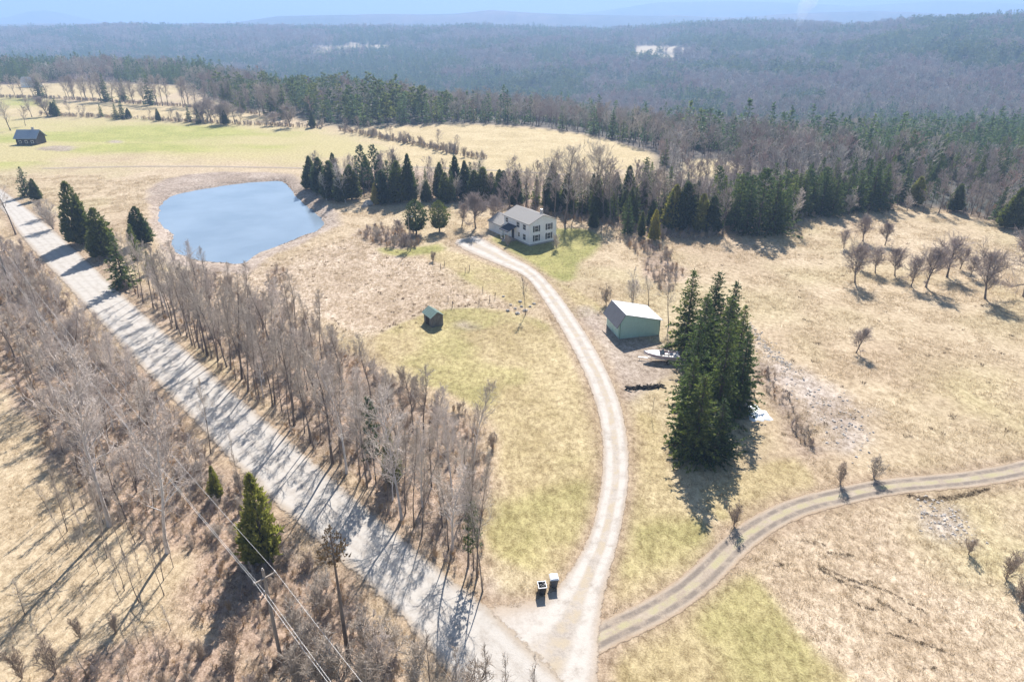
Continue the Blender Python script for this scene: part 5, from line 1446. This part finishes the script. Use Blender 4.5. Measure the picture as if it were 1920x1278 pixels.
def mound(name, px, py, rx, ry, h, mat, seed, label, cat):
    P = at(px, py); rng = np.random.default_rng(seed); V = []; F = []; n, k = 22, 6
    for i in range(k + 1):
        f = i / k
        for j in range(n):
            a = 2 * PI * j / n; w = 1 + .22 * math.sin(3 * a + seed) + .14 * math.sin(7 * a + 2 * seed)
            x = P[0] + rx * f * w * math.cos(a); y = P[1] + ry * f * w * math.sin(a)
            V.append((x, y, float(height(x, y)) + h * (1 - f * f) + (rng.normal(0, h * .12) if i < k else -.06)))
    for i in range(k):
        for j in range(n): F.append((i * n + j, i * n + (j + 1) % n, (i + 1) * n + (j + 1) % n, (i + 1) * n + j))
    o = link(name, np_mesh(name, V, F, True), M[mat]); tag(o, label, cat)
mound('snow_patch', 1420, 775, 1.5, 2.3, .35, 'snow', 3, 'small heap of melting white snow at the foot of the spruces', 'snow')
def rock(px, py, r, label, group=None, seed=1, sq=.7):
    P = at(px, py); o = link('boulder', ball(r, seed, sq, .13), M['stone']); o.location = (P[0], P[1], float(height(P[0], P[1])) + r * .25); o.rotation_euler = (0, 0, seed); tag(o, label, 'boulder', group)
rock(692, 384, 1.5, 'large pale boulder on the bank beside the pond', None, 3); rock(684, 388, .9, 'smaller pale boulder leaning against the large one by the pond', None, 4)
for i, (px, py) in enumerate([(958, 572), (966, 579), (975, 566), (985, 583), (994, 575), (1001, 570), (952, 583), (970, 588), (944, 556), (978, 575)]):
    rock(px, py, .28 + .05 * (i % 4), ordinal(i) + ' dark stone from the house strip in the scatter round the dead tree', 'stones by the dead tree', 10 + i, .6)
def post(px, py, h, i):
    P = at(px, py)
    m = MB(); m.tube((0, 0, -.2), (.06, .03, h), .06, .05, 7); o = m.build('fence_post', M['dark_wood']); o.location = (P[0], P[1], float(height(P[0], P[1])))
    tag(o, ordinal(i) + ' leaning old fence post from the pond on the pasture slope', 'post', 'old pasture fence posts')
for i, (px, py) in enumerate([(826, 505), (833, 500), (840, 566), (872, 513), (880, 508), (898, 572), (905, 548), (918, 566), (928, 560), (848, 577)]): post(px, py, 1.3, i)

# stones of the washout, tussocks of the pasture, the mown ridges and a ditch bank shadow made of tufts: too many to count
def stones():
    rng = np.random.default_rng(66); X = []; Y = []
    for P in ROCKY:
        lo, hi = P.min(0) - 2, P.max(0) + 2; c = rng.uniform(lo, hi, (750, 2)); s = sdf(P, c[:, 0], c[:, 1]); k = s < rng.normal(-.3, 1.5, len(c)); X.append(c[k, 0]); Y.append(c[k, 1])
    line = np.array([at(*p)[:2] for p in [(1405, 605), (1425, 640), (1450, 660), (1480, 690)]])
    t = rng.uniform(0, 3, 260); i = t.astype(int); q = line[i] + (line[np.minimum(i + 1, 3)] - line[i]) * (t - i)[:, None] + rng.normal(0, .5, (260, 2)); X.append(q[:, 0]); Y.append(q[:, 1])
    X = np.concatenate(X); Y = np.concatenate(Y); n = len(X)
    ps = []
    for k in range(4):
        me = ball(.22, 80 + k, .6, .18, 5, 7); me.materials.append(M['pale_stone']); ps.append(me)
    s = rng.uniform(.25, 1.05, n) ** 1.3; rot = rng.uniform(0, 6.28, (n, 3)) * np.array([[.1, .1, 1]])
    instancer('washout_stones', np.stack([X, Y, height(X, Y) - .02], 1), rot, np.stack([s] * 3, 1), rng.integers(0, 4, n), ps, 'pale loose stones in the washed-out gully')
M['pale_stone'] = plain('pale_stone', (.50, .455, .41), .9, .2, .35, .7, 0, .4)
stones()
M['dark_tuft'] = grass_mat('dark_tussock', (.09, .06, .035), (.17, .12, .07))
def tussocks():
    rng = np.random.default_rng(67); P = PASTURE; lo, hi = P.min(0), P.max(0); c = rng.uniform(lo, hi, (420, 2)); c = c[sdf(P, c[:, 0], c[:, 1]) < 0][:150]
    c2 = np.array([at(rng.uniform(1350, 1920), rng.uniform(440, 820))[:2] for _ in range(70)])
    c3 = []
    for line in ([(1520, 1055), (1560, 1072), (1610, 1092), (1660, 1105), (1705, 1130), (1740, 1150)], [(1535, 1066), (1575, 1090), (1620, 1105)], [(1640, 1122), (1690, 1150), (1722, 1176)], [(1600, 1130), (1650, 1146)], [(1500, 1012), (1545, 1020)], [(1550, 1036), (1600, 1040)], [(1660, 1185), (1760, 1215), (1790, 1228)], [(1730, 1255), (1755, 1250)], [(1620, 1088), (1640, 1092)], [(1455, 1060), (1490, 1056)],
                 [(1700, 926), (1735, 934), (1790, 930), (1850, 916)], [(1704, 928), (1740, 937), (1795, 932), (1856, 916)], [(1702, 931), (1745, 940), (1800, 934), (1850, 920)]):  # this row: dark tufts stand in for the ditch bank's shadow
        L = smooth_open(np.array([at(*p)[:2] for p in line]), 2); seg = np.concatenate([[0], np.cumsum(np.linalg.norm(np.diff(L, axis=0), axis=1))])
        m = int(seg[-1] * 7); t = rng.uniform(0, seg[-1], m)
        c3.append(np.stack([np.interp(t, seg, L[:, 0]), np.interp(t, seg, L[:, 1])], 1) + rng.normal(0, .09, (m, 2)))
    t = rng.uniform(0, len(POND), 900); i = t.astype(int) % len(POND); nx = POND[(i + 1) % len(POND)] - POND[i]
    sh = POND[i] + nx * (t - t.astype(int))[:, None]; out = unit(sh - POND.mean(0)); sh = sh + out * np.abs(rng.normal(.4, 1.1, len(sh)))[:, None]
    c3.append(sh[fbm(sh[:, 0] / 5, sh[:, 1] / 5, 401, 2) > .42])
    c3 = np.vstack(c3); C = np.vstack([c, c2, c3]); n = len(C)
    s = np.concatenate([rng.uniform(.7, 1.6, len(c) + len(c2)), rng.uniform(.3, .7, len(c3))]); rot = np.zeros((n, 3)); rot[:, 2] = rng.uniform(0, 6.28, n)
    instancer('dark_tussocks', np.stack([C[:, 0], C[:, 1], height(C[:, 0], C[:, 1])], 1), rot, np.stack([s] * 3, 1), rng.integers(0, 2, n), [tuft(21, 22, .26, .2, 'dark_tuft', .07), tuft(22, 18, .3, .16, 'dark_tuft', .07)], 'dark sedge tussocks, mown ridges and tufts standing for ditch bank shade in the rough grass')
tussocks()

# ------------------------------------------------------------------ the air: blue haze over the valley
def haze():
    mb = MB(); mb.box(-13500, 13500, -300, 12800, -160, 330)
    m = bpy.data.materials.new('haze'); m.use_nodes = True
    t = m.node_tree; t.nodes.clear()
    o = t.nodes.new('ShaderNodeOutputMaterial'); v = t.nodes.new('ShaderNodeVolumePrincipled')
    v.inputs['Color'].default_value = (.37, .56, .87, 1)
    v.inputs['Density'].default_value = HAZE
    v.inputs['Anisotropy'].default_value = .1
    t.links.new(v.outputs[0], o.inputs['Volume'])
    h = mb.build('haze', m)
    tag(h, 'pale blue haze filling the air over the valley', None, None, 'stuff')
HAZE = .00031
haze()

def smoke():
    P = at(1490, 62); z0 = float(height(P[0], P[1])); V = []; F = []; n = 12; rng = np.random.default_rng(5)
    prof = [(0, 2), (12, 5), (28, 10), (45, 16), (60, 22), (74, 20), (84, 8)]
    for k, (z, r) in enumerate(prof):
        for j in range(n):
            a = 2 * PI * j / n; q = r * (1 + rng.normal(0, .12)); V.append((P[0] + k * 4.5 + q * math.cos(a), P[1] + q * math.sin(a), z0 + z))
    for k in range(len(prof) - 1):
        for j in range(n): F.append((k * n + j, k * n + (j + 1) % n, (k + 1) * n + (j + 1) % n, (k + 1) * n + j))
    me = bpy.data.meshes.new('smoke_plume'); me.from_pydata(V, [], F + [tuple(range(n))[::-1], tuple(range((len(prof) - 1) * n, len(prof) * n))]); me.update()
    m = bpy.data.materials.new('smoke'); m.use_nodes = True; t = m.node_tree; t.nodes.clear()
    o = t.nodes.new('ShaderNodeOutputMaterial'); v = t.nodes.new('ShaderNodeVolumePrincipled'); v.inputs['Color'].default_value = (.9, .92, .95, 1); v.inputs['Density'].default_value = .012
    t.links.new(v.outputs[0], o.inputs['Volume'])
    tag(link('smoke_plume', me, m), 'faint pale smoke plume rising from the far ridge', 'smoke')
smoke()
